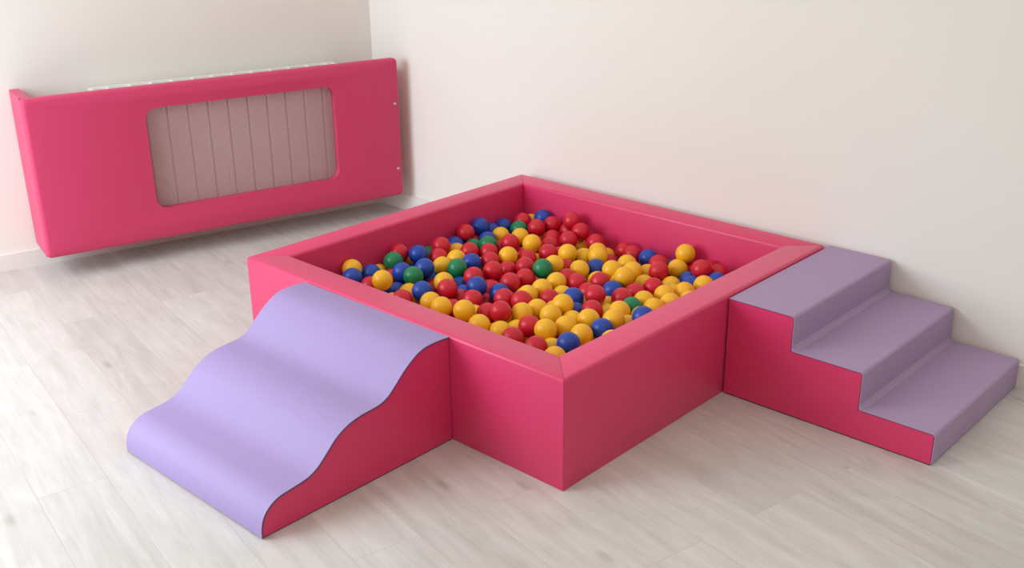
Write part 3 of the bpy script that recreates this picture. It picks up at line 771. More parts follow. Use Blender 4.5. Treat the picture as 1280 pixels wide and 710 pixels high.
DEEP = [
 ('Y', 0.1512, -1.3194, 0.0385),
 ('B', 0.2273, -1.3194, 0.0385),
 ('R', 0.3035, -1.3194, 0.0385),
 ('Y', 0.3799, -1.3194, 0.0385),
 ('Y', 0.4563, -1.3194, 0.0385),
 ('Y', 0.5330, -1.3194, 0.0385),
 ('R', 0.6095, -1.3194, 0.0385),
 ('R', 0.6863, -1.3194, 0.0385),
 ('R', 0.7631, -1.3194, 0.0385),
 ('Y', 0.8400, -1.3194, 0.0385),
 ('Y', 0.9169, -1.3194, 0.0385),
 ('Y', 0.9990, -1.3194, 0.0385),
 ('R', 1.0762, -1.3194, 0.0385),
 ('R', 1.1532, -1.3194, 0.0385),
 ('Y', 1.2357, -1.3194, 0.0385),
 ('Y', 1.3189, -1.3194, 0.0385),
 ('R', 0.1882, -1.2523, 0.0385),
 ('Y', 0.2648, -1.2524, 0.0385),
 ('B', 0.3415, -1.2527, 0.0385),
 ('Y', 0.4180, -1.2529, 0.0385),
 ('Y', 0.4946, -1.2529, 0.0385),
 ('Y', 0.5711, -1.2530, 0.0385),
 ('Y', 0.6478, -1.2530, 0.0385),
 ('Y', 0.7245, -1.2532, 0.0385),
 ('Y', 0.8014, -1.2532, 0.0385),
 ('R', 0.8784, -1.2533, 0.0385),
 ('Y', 0.9575, -1.2547, 0.0385),
 ('R', 1.0376, -1.2530, 0.0385),
 ('B', 1.1148, -1.2529, 0.0385),
 ('R', 1.1944, -1.2546, 0.0385),
 ('Y', 1.2774, -1.2547, 0.0385),
 ('Y', 0.1512, -1.1852, 0.0385),
 ('B', 0.2273, -1.1852, 0.0385),
 ('Y', 0.3035, -1.1858, 0.0385),
 ('B', 0.3797, -1.1864, 0.0385),
 ('Y', 0.4564, -1.1863, 0.0385),
 ('R', 0.5326, -1.1865, 0.0385),
 ('Y', 0.6094, -1.1866, 0.0385),
 ('Y', 0.6859, -1.1869, 0.0385),
 ('R', 0.7628, -1.1870, 0.0385),
 ('Y', 0.8397, -1.1872, 0.0385),
 ('R', 0.9189, -1.1883, 0.0385),
 ('R', 0.9958, -1.1886, 0.0385),
 ('R', 1.0761, -1.1865, 0.0385),
 ('R', 1.1561, -1.1879, 0.0385),
 ('Y', 1.2361, -1.1899, 0.0385),
 ('Y', 1.3230, -1.1928, 0.0385),
 ('B', 0.1877, -1.1177, 0.0385),
 ('Y', 0.2644, -1.1178, 0.0385),
 ('Y', 0.3410, -1.1188, 0.0385),
 ('Y', 0.4177, -1.1199, 0.0385),
 ('Y', 0.4943, -1.1199, 0.0385),
 ('Y', 0.5710, -1.1198, 0.0385),
 ('R', 0.6473, -1.1204, 0.0385),
 ('Y', 0.7240, -1.1206, 0.0385),
 ('Y', 0.8010, -1.1211, 0.0385),
 ('R', 0.8797, -1.1223, 0.0385),
 ('R', 0.9572, -1.1220, 0.0385),
 ('R', 1.0338, -1.1225, 0.0385),
 ('Y', 1.1219, -1.1191, 0.0385),
 ('Y', 1.1987, -1.1229, 0.0385),
 ('B', 1.2829, -1.1271, 0.0385),
 ('Y', 0.1512, -1.0503, 0.0385),
 ('B', 0.2273, -1.0504, 0.0385),
 ('B', 0.3035, -1.0516, 0.0385),
 ('G', 0.3799, -1.0523, 0.0385),
 ('B', 0.4561, -1.0534, 0.0385),
 ('B', 0.5328, -1.0532, 0.0385),
 ('R', 0.6092, -1.0534, 0.0385),
 ('R', 0.6860, -1.0538, 0.0385),
 ('Y', 0.7626, -1.0546, 0.0385),
 ('R', 0.8408, -1.0559, 0.0385),
 ('Y', 0.9177, -1.0564, 0.0385),
 ('Y', 0.9975, -1.0547, 0.0385),
 ('R', 1.0749, -1.0582, 0.0385),
 ('Y', 1.1638, -1.0544, 0.0385),
 ('B', 1.2440, -1.0608, 0.0385),
 ('B', 1.3208, -1.0573, 0.0385),
 ('Y', 0.1870, -0.9824, 0.0385),
 ('B', 0.2638, -0.9826, 0.0385),
 ('G', 0.3404, -0.9828, 0.0385),
 ('B', 0.4172, -0.9850, 0.0385),
 ('B', 0.4940, -0.9868, 0.0385),
 ('R', 0.5710, -0.9866, 0.0385),
 ('B', 0.6480, -0.9868, 0.0385),
 ('Y', 0.7248, -0.9875, 0.0385),
 ('R', 0.8023, -0.9893, 0.0385),
 ('R', 0.8792, -0.9898, 0.0385),
 ('Y', 0.9554, -0.9904, 0.0385),
 ('Y', 1.0395, -0.9902, 0.0385),
 ('Y', 1.1164, -0.9940, 0.0385),
 ('Y', 1.2092, -0.9923, 0.0385),
 ('B', 1.2860, -0.9887, 0.0385),
 ('G', 0.1512, -0.9146, 0.0385),
 ('R', 0.2271, -0.9150, 0.0385),
 ('B', 0.3030, -0.9156, 0.0385),
 ('B', 0.3791, -0.9164, 0.0385),
 ('R', 0.4554, -0.9182, 0.0385),
 ('R', 0.5318, -0.9205, 0.0385),
 ('B', 0.6100, -0.9191, 0.0385),
 ('R', 0.6869, -0.9206, 0.0385),
 ('Y', 0.7639, -0.9210, 0.0385),
 ('R', 0.8411, -0.9232, 0.0385),
 ('Y', 0.9175, -0.9167, 0.0385),
 ('Y', 1.0153, -0.9173, 0.0385),
 ('Y', 1.0932, -0.9210, 0.0385),
 ('Y', 1.1700, -0.9239, 0.0385),
 ('Y', 1.2464, -0.9148, 0.0385),
 ('Y', 1.3231, -0.9212, 0.0385),
 ('R', 0.1892, -0.8480, 0.0385),
 ('B', 0.2659, -0.8481, 0.0385),
 ('R', 0.3426, -0.8479, 0.0385),
 ('B', 0.4194, -0.8453, 0.0385),
 ('R', 0.4960, -0.8488, 0.0385),
 ('R', 0.5725, -0.8443, 0.0385),
 ('R', 0.6487, -0.8524, 0.0385),
 ('Y', 0.7253, -0.8540, 0.0385),
 ('R', 0.8011, -0.8444, 0.0385),
 ('Y', 0.8793, -0.8499, 0.0385),
 ('Y', 0.9616, -0.8408, 0.0385),
 ('Y', 1.0578, -0.8535, 0.0385),
 ('Y', 1.1343, -0.8476, 0.0385),
 ('Y', 1.2111, -0.8463, 0.0385),
 ('Y', 1.2881, -0.8479, 0.0385),
 ('Y', 0.1512, -0.7814, 0.0385),
 ('R', 0.2277, -0.7812, 0.0385),
 ('B', 0.3042, -0.7813, 0.0385),
 ('B', 0.3807, -0.7795, 0.0385),
 ('R', 0.4575, -0.7788, 0.0385),
 ('R', 0.5340, -0.7780, 0.0385),
 ('B', 0.6102, -0.7721, 0.0384),
 ('Y', 0.6865, -0.7753, 0.0385),
 ('R', 0.7629, -0.7776, 0.0385),
 ('Y', 0.8393, -0.7781, 0.0385),
 ('Y', 0.9160, -0.7793, 0.0385),
 ('B', 1.0180, -0.7887, 0.0385),
 ('R', 1.0944, -0.7819, 0.0385),
 ('Y', 1.1714, -0.7804, 0.0385),
 ('Y', 1.2483, -0.7791, 0.0385),
 ('Y', 1.3253, -0.7805, 0.0385),
 ('R', 0.1891, -0.7148, 0.0385),
 ('Y', 0.2659, -0.7146, 0.0385),
 ('R', 0.3423, -0.7133, 0.0385),
 ('R', 0.4188, -0.7126, 0.0385),
 ('R', 0.4953, -0.7118, 0.0385),
 ('R', 0.5715, -0.7077, 0.0385),
 ('R', 0.6500, -0.7076, 0.0385),
 ('Y', 0.7262, -0.7096, 0.0385),
 ('Y', 0.8023, -0.7111, 0.0385),
 ('R', 0.8782, -0.7124, 0.0385),
 ('Y', 0.9727, -0.7277, 0.0385),
 ('B', 1.0497, -0.7185, 0.0385),
 ('G', 1.1315, -0.7146, 0.0385),
 ('Y', 1.2085, -0.7132, 0.0385),
 ('Y', 1.2856, -0.7119, 0.0385),
 ('R', 0.1512, -0.6484, 0.0385),
 ('R', 0.2277, -0.6482, 0.0385),
 ('R', 0.3040, -0.6470, 0.0385),
 ('Y', 0.3803, -0.6463, 0.0385),
 ('R', 0.4567, -0.6457, 0.0385),
 ('R', 0.5336, -0.6420, 0.0385),
 ('R', 0.6105, -0.6421, 0.0385),
 ('Y', 0.6891, -0.6421, 0.0385),
 ('Y', 0.7655, -0.6435, 0.0385),
 ('Y', 0.8416, -0.6449, 0.0385),
 ('Y', 0.9177, -0.6465, 0.0385),
 ('R', 1.0123, -0.6512, 0.0385),
 ('R', 1.0893, -0.6503, 0.0385),
 ('Y', 1.1688, -0.6474, 0.0385),
 ('Y', 1.2458, -0.6460, 0.0385),
 ('Y', 1.3231, -0.6446, 0.0385),
 ('G', 0.1890, -0.5819, 0.0385),
 ('B', 0.2655, -0.5809, 0.0385),
 ('R', 0.3421, -0.5798, 0.0385),
 ('R', 0.4187, -0.5791, 0.0385),
 ('R', 0.4954, -0.5764, 0.0385),
 ('Y', 0.5745, -0.5750, 0.0385),
 ('Y', 0.6513, -0.5755, 0.0385),
 ('Y', 0.7282, -0.5764, 0.0385),
 ('R', 0.8049, -0.5776, 0.0385),
 ('Y', 0.8817, -0.5787, 0.0385),
 ('B', 0.9755, -0.5836, 0.0385),
 ('Y', 1.0523, -0.5829, 0.0385),
 ('Y', 1.1292, -0.5815, 0.0385),
 ('Y', 1.2061, -0.5801, 0.0385),
 ('Y', 1.2831, -0.5787, 0.0385),
 ('R', 0.1512, -0.5156, 0.0385),
 ('G', 0.2272, -0.5146, 0.0385),
 ('G', 0.3036, -0.5136, 0.0385),
 ('R', 0.3801, -0.5126, 0.0385),
 ('R', 0.4566, -0.5110, 0.0385),
 ('R', 0.5365, -0.5081, 0.0385),
 ('R', 0.6135, -0.5086, 0.0385),
 ('R', 0.6905, -0.5094, 0.0385),
 ('R', 0.7676, -0.5104, 0.0385),
 ('Y', 0.8444, -0.5116, 0.0429),
 ('Y', 0.9221, -0.5132, 0.0385),
 ('R', 1.0128, -0.5169, 0.0385),
 ('Y', 1.0896, -0.5156, 0.0385),
 ('Y', 1.1664, -0.5141, 0.0385),
 ('Y', 1.2434, -0.5127, 0.0385),
 ('Y', 1.3203, -0.5113, 0.0385),
 ('B', 0.1783, -0.4415, 0.0385),
 ('R', 0.2644, -0.4476, 0.0385),
 ('Y', 0.3410, -0.4464, 0.0385),
 ('R', 0.4176, -0.4453, 0.0385),
 ('R', 0.4943, -0.4442, 0.0385),
 ('R', 0.5756, -0.4420, 0.0385),
 ('Y', 0.6529, -0.4428, 0.0385),
 ('Y', 0.7300, -0.4437, 0.0385),
 ('Y', 0.8070, -0.4446, 0.0385),
 ('Y', 0.8840, -0.4458, 0.0385),
 ('Y', 0.9702, -0.4531, 0.0385),
 ('Y', 1.0497, -0.4498, 0.0385),
 ('R', 1.1266, -0.4481, 0.0385),
 ('Y', 1.2035, -0.4467, 0.0385),
 ('Y', 1.2805, -0.4453, 0.0385),
 ('B', 0.1512, -0.3696, 0.0385),
 ('R', 0.2262, -0.3815, 0.0385),
 ('Y', 0.3026, -0.3797, 0.0385),
 ('R', 0.3790, -0.3794, 0.0385),
 ('Y', 0.4559, -0.3775, 0.0385),
 ('Y', 0.5328, -0.3782, 0.0385),
 ('R', 0.6151, -0.3760, 0.0385),
 ('R', 0.6923, -0.3768, 0.0385),
 ('Y', 0.7693, -0.3775, 0.0385),
 ('Y', 0.8461, -0.3783, 0.0385),
 ('R', 0.9326, -0.3862, 0.0385),
 ('Y', 1.0094, -0.3844, 0.0385),
 ('R', 1.0864, -0.3825, 0.0385),
 ('Y', 1.1633, -0.3805, 0.0385),
 ('Y', 1.2403, -0.3791, 0.0385),
 ('Y', 1.3184, -0.3733, 0.0385),
 ('B', 0.1512, -0.2929, 0.0385),
 ('B', 0.2622, -0.3143, 0.0385),
 ('R', 0.3388, -0.3114, 0.0385),
 ('R', 0.4154, -0.3123, 0.0385),
 ('R', 0.4951, -0.3114, 0.0385),
 ('R', 0.5719, -0.3127, 0.0385),
 ('Y', 0.6546, -0.3102, 0.0385),
 ('B', 0.7315, -0.3108, 0.0385),
 ('R', 0.8085, -0.3111, 0.0385),
 ('R', 0.8829, -0.2911, 0.0385),
 ('Y', 0.9573, -0.3133, 0.0385),
 ('Y', 1.0343, -0.3117, 0.0385),
 ('B', 1.1112, -0.3099, 0.0385),
 ('Y', 1.1978, -0.3117, 0.0385),
 ('Y', 1.2748, -0.3098, 0.0385),
 ('G', 0.1512, -0.2161, 0.0385),
 ('B', 0.2186, -0.2514, 0.0385),
 ('R', 0.2948, -0.2449, 0.0385),
 ('G', 0.3681, -0.2239, 0.0385),
 ('Y', 0.4422, -0.2407, 0.0385),
 ('R', 0.5346, -0.2455, 0.0385),
 ('R', 0.6108, -0.2473, 0.0385),
 ('R', 0.6936, -0.2440, 0.0385),
 ('R', 0.7703, -0.2443, 0.0385),
 ('Y', 0.8442, -0.2238, 0.0385),
 ('R', 0.9209, -0.2241, 0.0385),
 ('B', 0.9945, -0.2458, 0.0385),
 ('B', 1.0713, -0.2442, 0.0385),
 ('B', 1.1496, -0.2432, 0.0385),
 ('Y', 1.2395, -0.2413, 0.0385),
 ('Y', 1.3178, -0.2449, 0.0385),
 ('R', 0.1912, -0.1512, 0.0385),
 ('R', 0.2677, -0.1567, 0.0385),
 ('R', 0.3443, -0.1512, 0.0385),
 ('R', 0.4205, -0.1654, 0.0385),
 ('R', 0.4969, -0.1751, 0.0385),
 ('R', 0.5743, -0.1776, 0.0385),
 ('Y', 0.6600, -0.1512, 0.0385),
 ('R', 0.7322, -0.1775, 0.0385),
 ('Y', 0.8062, -0.1568, 0.0385),
 ('R', 0.8832, -0.1571, 0.0385),
 ('Y', 0.9634, -0.1599, 0.0385),
 ('R', 1.0391, -0.1743, 0.0385),
 ('R', 1.1187, -0.1727, 0.0385),
 ('B', 1.1991, -0.1570, 0.0385),
 ('B', 1.2760, -0.1735, 0.0385),
 ('Y', 0.1707, -1.2946, 0.1087),
 ('B', 0.2599, -1.3045, 0.1067),
 ('Y', 0.3363, -1.3133, 0.1097),
 ('Y', 0.4125, -1.3026, 0.1062),
 ('R', 0.4894, -1.3043, 0.1097),
 ('R', 0.5660, -1.2995, 0.1054),
 ('R', 0.6430, -1.3020, 0.1056),
 ('R', 0.7210, -1.3045, 0.1056),
 ('Y', 0.7981, -1.3061, 0.1058),
 ('R', 0.8775, -1.3086, 0.1063),
 ('Y', 0.9546, -1.3082, 0.1049),
 ('Y', 1.0358, -1.3109, 0.1056),
 ('Y', 1.1126, -1.3064, 0.1053),
 ('Y', 1.1904, -1.3079, 0.1052),
 ('R', 1.2673, -1.3083, 0.1078),
 ('Y', 1.3442, -1.3068, 0.1101),
 ('Y', 0.2221, -1.2374, 0.1060),
 ('Y', 0.2991, -1.2307, 0.1040),
 ('Y', 0.3763, -1.2347, 0.1047),
 ('Y', 0.4532, -1.2365, 0.1050),
 ('Y', 0.5299, -1.2291, 0.1055),
 ('Y', 0.6067, -1.2342, 0.1059),
 ('Y', 0.6841, -1.2370, 0.1068),
 ('Y', 0.7610, -1.2387, 0.1047),
 ('R', 0.8399, -1.2412, 0.1041),
 ('R', 0.9210, -1.2379, 0.1070),
 ('R', 0.9977, -1.2440, 0.1041),
 ('Y', 1.0749, -1.2392, 0.1044),
 ('Y', 1.1528, -1.2407, 0.1043),
 ('Y', 1.2298, -1.2412, 0.1055),
 ('Y', 1.3129, -1.2368, 0.1044),
 ('Y', 0.1746, -1.1615, 0.1079),
 ('B', 0.2647, -1.1618, 0.1016),
 ('Y', 0.3414, -1.1661, 0.1025),
 ('Y', 0.4181, -1.1681, 0.1089),
 ('B', 0.4946, -1.1600, 0.1070),
 ('Y', 0.5714, -1.1642, 0.1100),
 ('Y', 0.6478, -1.1693, 0.1026),
 ('R', 0.7246, -1.1678, 0.1064),
 ('Y', 0.8013, -1.1732, 0.1037),
 ('R', 0.8836, -1.1707, 0.1045),
 ('Y', 0.9602, -1.1647, 0.1025),
 ('Y', 1.0370, -1.1709, 0.1034),
 ('R', 1.1139, -1.1728, 0.1039),
 ('B', 1.1909, -1.1739, 0.1057),
 ('Y', 1.2679, -1.1744, 0.1068),
 ('Y', 1.3442, -1.1666, 0.1077),
 ('B', 0.1991, -1.0848, 0.1071),
 ('B', 0.2760, -1.0861, 0.1090),
 ('Y', 0.3524, -1.0911, 0.1157),
 ('B', 0.4288, -1.0914, 0.1077),
 ('R', 0.5031, -1.0688, 0.1079),
 ('R', 0.5851, -1.0884, 0.1071),
 ('R', 0.6708, -1.0932, 0.1055),
 ('Y', 0.7623, -1.1009, 0.1013),
 ('Y', 0.8405, -1.1071, 0.1027),
 ('Y', 0.9195, -1.0997, 0.1090),
 ('R', 0.9986, -1.0981, 0.1076),
 ('Y', 1.0772, -1.1054, 0.0992),
 ('Y', 1.1530, -1.1075, 0.1147),
 ('B', 1.2299, -1.1077, 0.1071),
 ('Y', 1.3064, -1.0996, 0.1065),
 ('G', 0.3269, -1.0192, 0.1040),
 ('B', 0.4187, -1.0183, 0.1270),
 ('R', 0.4873, -1.0131, 0.1611),
 ('R', 0.5603, -1.0227, 0.1386),
 ('R', 0.6318, -1.0272, 0.1074),
 ('Y', 0.7214, -1.0362, 0.1040),
 ('R', 0.8063, -1.0379, 0.1047),
 ('Y', 0.8832, -1.0321, 0.1026),
 ('R', 0.9599, -1.0316, 0.1081),
 ('Y', 1.0368, -1.0286, 0.1085),
 ('Y', 1.1180, -1.0407, 0.0993),
 ('Y', 1.1924, -1.0416, 0.1172),
 ('Y', 1.2677, -1.0324, 0.1060),
 ('R', 1.3442, -1.0327, 0.1075),
 ('R', 0.2012, -0.9518, 0.1077),
 ('B', 0.2836, -0.9562, 0.1129),
 ('B', 0.3764, -0.9598, 0.1019),
 ('B', 0.4517, -0.9494, 0.1339),
 ('B', 0.5290, -0.9619, 0.1034),
 ('B', 0.6104, -0.9541, 0.1157),
 ('B', 0.6843, -0.9724, 0.1250),
 ('Y', 0.7644, -0.9736, 0.1027),
 ('Y', 0.8411, -0.9679, 0.1003),
 ('R', 0.9953, -0.9644, 0.0956),
 ('Y', 1.0834, -0.9640, 0.1010),
 ('B', 1.1621, -0.9744, 0.0963),
 ('Y', 1.2401, -0.9608, 0.1014),
 ('Y', 1.3143, -0.9633, 0.1216),
 ('Y', 0.1616, -0.8764, 0.1045),
 ('R', 0.2527, -0.8862, 0.1051),
 ('B', 0.3406, -0.8920, 0.1011),
 ('Y', 0.4174, -0.8899, 0.0991),
 ('R', 0.4931, -0.8938, 0.1008),
 ('R', 0.5689, -0.8925, 0.0977),
 ('R', 0.6953, -0.8977, 0.1114),
 ('R', 0.8263, -0.8817, 0.0998),
 ('Y', 0.8931, -0.8990, 0.1333),
 ('Y', 0.9665, -0.8941, 0.0928),
 ('Y', 1.0435, -0.8957, 0.1065),
 ('Y', 1.1280, -0.8920, 0.1004),
 ('B', 1.2049, -0.8925, 0.0995),
 ('B', 1.2727, -0.8998, 0.1352),
 ('Y', 1.3442, -0.8940, 0.1073),
 ('B', 0.2165, -0.8183, 0.1041),
 ('B', 0.2952, -0.8220, 0.1074),
 ('B', 0.3721, -0.8220, 0.1043),
 ('R', 0.4489, -0.8186, 0.1043),
 ('B', 0.5199, -0.8288, 0.1315),
 ('R', 0.6137, -0.8162, 0.0968),
 ('R', 0.6900, -0.8220, 0.0989),
 ('Y', 0.7797, -0.8126, 0.1053),
 ('B', 0.8617, -0.8115, 0.1029),
 ('Y', 0.9349, -0.8287, 0.1163),
 ('Y', 1.0100, -0.8314, 0.1321),
 ('R', 1.0826, -0.8293, 0.1072),
 ('Y', 1.1591, -0.8220, 0.1067),
 ('Y', 1.2359, -0.8226, 0.1080),
 ('Y', 1.3127, -0.8239, 0.1074),
 ('R', 0.1668, -0.7598, 0.1107),
 ('Y', 0.2565, -0.7528, 0.1103),
 ('Y', 0.3333, -0.7555, 0.1142),
 ('R', 0.4095, -0.7525, 0.1040),
 ('R', 0.4861, -0.7504, 0.1044),
 ('B', 0.5602, -0.7657, 0.1172),
 ('B', 0.7264, -0.7543, 0.1020),
 ('Y', 0.8035, -0.7462, 0.1361),
 ('Y', 0.8809, -0.7472, 0.1404),
 ('Y', 0.9656, -0.7588, 0.1231),
 ('R', 1.0404, -0.7650, 0.1081),
 ('Y', 1.1167, -0.7578, 0.1093),
 ('Y', 1.1925, -0.7539, 0.1195),
 ('Y', 1.2680, -0.7528, 0.1080),
 ('Y', 1.3442, -0.7538, 0.1082),
 ('G', 0.2069, -0.6950, 0.1219),
 ('R', 0.2927, -0.6851, 0.1045),
 ('Y', 0.3696, -0.6869, 0.1055),
 ('G', 0.4456, -0.6885, 0.1261),
 ('R', 0.5406, -0.6926, 0.1072),
 ('G', 0.6144, -0.7130, 0.1053),
 ('R', 0.6875, -0.6880, 0.1028),
 ('R', 0.7688, -0.6859, 0.1024),
 ('B', 0.8457, -0.6890, 0.1042),
 ('Y', 0.9286, -0.6994, 0.0926),
 ('Y', 1.0051, -0.6971, 0.0999),
 ('R', 1.0813, -0.6896, 0.1041),
 ('Y', 1.1562, -0.6862, 0.1201),
 ('G', 1.2316, -0.6851, 0.1062),
 ('Y', 1.3084, -0.6859, 0.1107),
 ('G', 0.2002, -0.6204, 0.1042),
 ('R', 0.2693, -0.6183, 0.1376),
 ('B', 0.3393, -0.6163, 0.1061),
 ('B', 0.4160, -0.6219, 0.1021),
 ('Y', 0.4937, -0.6328, 0.1036),
 ('Y', 0.5718, -0.6223, 0.1040),
 ('R', 0.6495, -0.6211, 0.1002),
 ('G', 0.7344, -0.6171, 0.1032),
 ('Y', 0.8060, -0.6271, 0.1350),
 ('R', 0.8848, -0.6237, 0.1151),
 ('R', 0.9646, -0.6323, 0.0958),
 ('Y', 1.0402, -0.6245, 0.1060),
 ('R', 1.1155, -0.6209, 0.1203),
 ('Y', 1.1910, -0.6190, 0.1064),
 ('Y', 1.2677, -0.6173, 0.1065),
 ('Y', 1.3442, -0.6180, 0.1076),
 ('G', 0.2123, -0.5453, 0.1124),
 ('R', 0.2885, -0.5511, 0.1055),
 ('R', 0.3625, -0.5457, 0.1254),
 ('R', 0.4364, -0.5449, 0.1045),
 ('R', 0.5356, -0.5539, 0.0998),
 ('R', 0.6126, -0.5527, 0.1013),
 ('R', 0.6895, -0.5546, 0.1021),
 ('Y', 0.7641, -0.5494, 0.1231),
 ('Y', 0.8379, -0.5633, 0.1064),
 ('R', 0.9299, -0.5641, 0.0965),
 ('R', 1.0006, -0.5600, 0.1268),
 ('R', 1.0749, -0.5558, 0.1070),
 ('Y', 1.1516, -0.5533, 0.1130),
 ('Y', 1.2283, -0.5513, 0.1064),
 ('Y', 1.3066, -0.5509, 0.1064),
 ('R', 0.2472, -0.4769, 0.1083),
 ('Y', 0.3235, -0.4826, 0.1059),
 ('R', 0.4002, -0.4777, 0.1061),
 ('Y', 0.4950, -0.4890, 0.1010),
 ('Y', 0.5728, -0.4870, 0.1047),
 ('Y', 0.6494, -0.4857, 0.1104),
 ('Y', 0.7261, -0.4853, 0.1041),
 ('R', 0.8030, -0.4866, 0.1028),
 ('B', 0.9544, -0.4916, 0.1052),
 ('Y', 1.0317, -0.4919, 0.1088),
 ('Y', 1.1113, -0.4880, 0.1077),
 ('Y', 1.1882, -0.4857, 0.1098),
 ('Y', 1.2672, -0.4849, 0.1062),
 ('Y', 1.3442, -0.4840, 0.1103),
 ('B', 0.2047, -0.4126, 0.1087),
 ('R', 0.2813, -0.4080, 0.1068),
 ('B', 0.3576, -0.4139, 0.1062),
 ('Y', 0.4463, -0.4163, 0.1040),
 ('R', 0.5323, -0.4218, 0.1019),
 ('R', 0.6093, -0.4195, 0.1093),
 ('Y', 0.6862, -0.4182, 0.1062),
 ('B', 0.7630, -0.4181, 0.1100),
 ('B', 0.8433, -0.4214, 0.1021),
 ('Y', 0.9190, -0.4239, 0.1149),
 ('R', 0.9956, -0.4239, 0.1086),
 ('R', 1.0725, -0.4217, 0.1075),
 ('Y', 1.1494, -0.4192, 0.1078),
 ('Y', 1.2271, -0.4193, 0.1064),
 ('Y', 1.3066, -0.4171, 0.1052),
 ('B', 0.1512, -0.3582, 0.1179),
 ('R', 0.3260, -0.3438, 0.1072),
 ('R', 0.4033, -0.3533, 0.1138),
 ('R', 0.4938, -0.3602, 0.1265),
 ('R', 0.5690, -0.3542, 0.1032),
 ('R', 0.7225, -0.3505, 0.1110),
 ('Y', 0.8001, -0.3510, 0.1039),
 ('R', 0.8926, -0.3470, 0.0905),
 ('R', 0.9585, -0.3577, 0.1294),
 ('R', 1.0320, -0.3560, 0.1064),
 ('Y', 1.1088, -0.3541, 0.1127),
 ('B', 1.1887, -0.3552, 0.1245),
 ('Y', 1.2651, -0.3523, 0.1063),
 ('Y', 1.3442, -0.3502, 0.1091),
 ('B', 0.1954, -0.2976, 0.1011),
 ('G', 0.2879, -0.2769, 0.1081),
 ('G', 0.3736, -0.2835, 0.1012),
 ('Y', 0.4551, -0.2988, 0.1020),
 ('Y', 0.5300, -0.2903, 0.1205),
 ('Y', 0.6054, -0.2861, 0.1053),
 ('Y', 0.6824, -0.2842, 0.1068),
 ('R', 0.7614, -0.2844, 0.1044),
 ('Y', 0.9164, -0.2814, 0.1215),
 ('R', 0.9917, -0.2884, 0.1067),
 ('R', 1.0686, -0.2884, 0.1100),
 ('R', 1.1523, -0.2918, 0.1007),
 ('Y', 1.2282, -0.2849, 0.1105),
 ('B', 1.3049, -0.2843, 0.1048),
 ('R', 0.1621, -0.2128, 0.1146),
 ('R', 0.2545, -0.2092, 0.0933),
 ('R', 0.3369, -0.2189, 0.1212),
 ('R', 0.4144, -0.2196, 0.1144),
 ('R', 0.4886, -0.2302, 0.0967),
 ('Y', 0.5641, -0.2212, 0.1099),
 ('R', 0.6494, -0.2066, 0.0883),
 ('Y', 0.7222, -0.2185, 0.1109),
 ('Y', 0.7995, -0.2179, 0.1109),
 ('R', 0.8764, -0.2175, 0.1080),
 ('Y', 0.9552, -0.2170, 0.1070),
 ('R', 1.0320, -0.2208, 0.1093),
 ('R', 1.1083, -0.2176, 0.1001),
 ('Y', 1.1935, -0.2112, 0.0930),
 ('R', 1.2676, -0.2174, 0.1126),
 ('Y', 1.3442, -0.2182, 0.1057),
 ('R', 0.2083, -0.1512, 0.1136),
 ('Y', 0.3024, -0.1512, 0.1095),
 ('R', 0.3792, -0.1512, 0.1140),
 ('R', 0.4562, -0.1555, 0.1066),
 ('R', 0.5330, -0.1512, 0.1022),
 ('Y', 0.6074, -0.1512, 0.1217),
 ('Y', 0.7617, -0.1512, 0.1044),
 ('Y', 0.8382, -0.1512, 0.1110),
 ('Y', 0.9154, -0.1512, 0.1097),
 ('R', 0.9940, -0.1512, 0.1100),
 ('R', 1.0707, -0.1512, 0.1076),
 ('Y', 1.1477, -0.1512, 0.1077),
 ('B', 1.2300, -0.1512, 0.1244),
 ('R', 1.3064, -0.1512, 0.1061),
 ('B', 0.1512, -1.3194, 0.1803),
 ('Y', 0.2281, -1.3194, 0.1752),
 ('Y', 0.3028, -1.3194, 0.1955),
 ('R', 0.3953, -1.3194, 0.1793),
 ('Y', 0.5290, -1.3194, 0.1739),
 ('Y', 0.6059, -1.3194, 0.1714),
 ('Y', 0.6866, -1.3194, 0.1728),
 ('Y', 0.7636, -1.3194, 0.1733),
 ('R', 0.8406, -1.3194, 0.1730),
 ('R', 0.9175, -1.3194, 0.1714),
 ('R', 0.9945, -1.3194, 0.1700),
 ('Y', 1.0720, -1.3194, 0.1729),
 ('Y', 1.1615, -1.3194, 0.1756),
 ('Y', 1.2397, -1.3194, 0.1788),
 ('Y', 1.3439, -1.3194, 0.1860),
 ('R', 0.1894, -1.2529, 0.1745),
 ('B', 0.2694, -1.2546, 0.1709),
 ('Y', 0.3461, -1.2608, 0.1706),
 ('R', 0.4178, -1.2338, 0.1780),
 ('B', 0.4923, -1.2518, 0.1715),
 ('B', 0.5692, -1.2518, 0.1743),
 ('Y', 0.6461, -1.2540, 0.1747),
 ('R', 0.7255, -1.2526, 0.1716),
 ('Y', 0.8009, -1.2541, 0.1897),
 ('Y', 0.8794, -1.2560, 0.1926),
 ('Y', 0.9564, -1.2560, 0.1914),
 ('Y', 1.0321, -1.2616, 0.2044),
 ('Y', 1.1160, -1.2614, 0.1979),
 ('R', 1.2007, -1.2532, 0.1758),
 ('B', 1.2924, -1.2636, 0.1736),
 ('B', 0.1512, -1.1862, 0.1779),
 ('B', 0.2303, -1.1885, 0.1649),
 ('Y', 0.3128, -1.1910, 0.1700),
 ('Y', 0.6848, -1.1879, 0.1810),
 ('Y', 0.7647, -1.1861, 0.1716),
 ('Y', 0.8425, -1.1943, 0.1652),
 ('R', 0.9205, -1.1806, 0.1759),
 ('Y', 0.9951, -1.1954, 0.1638),
 ('Y', 1.0711, -1.2034, 0.1725),
 ('R', 1.1477, -1.1980, 0.1682),
 ('Y', 1.2536, -1.1973, 0.1788),
 ('Y', 1.3297, -1.1861, 0.1808),
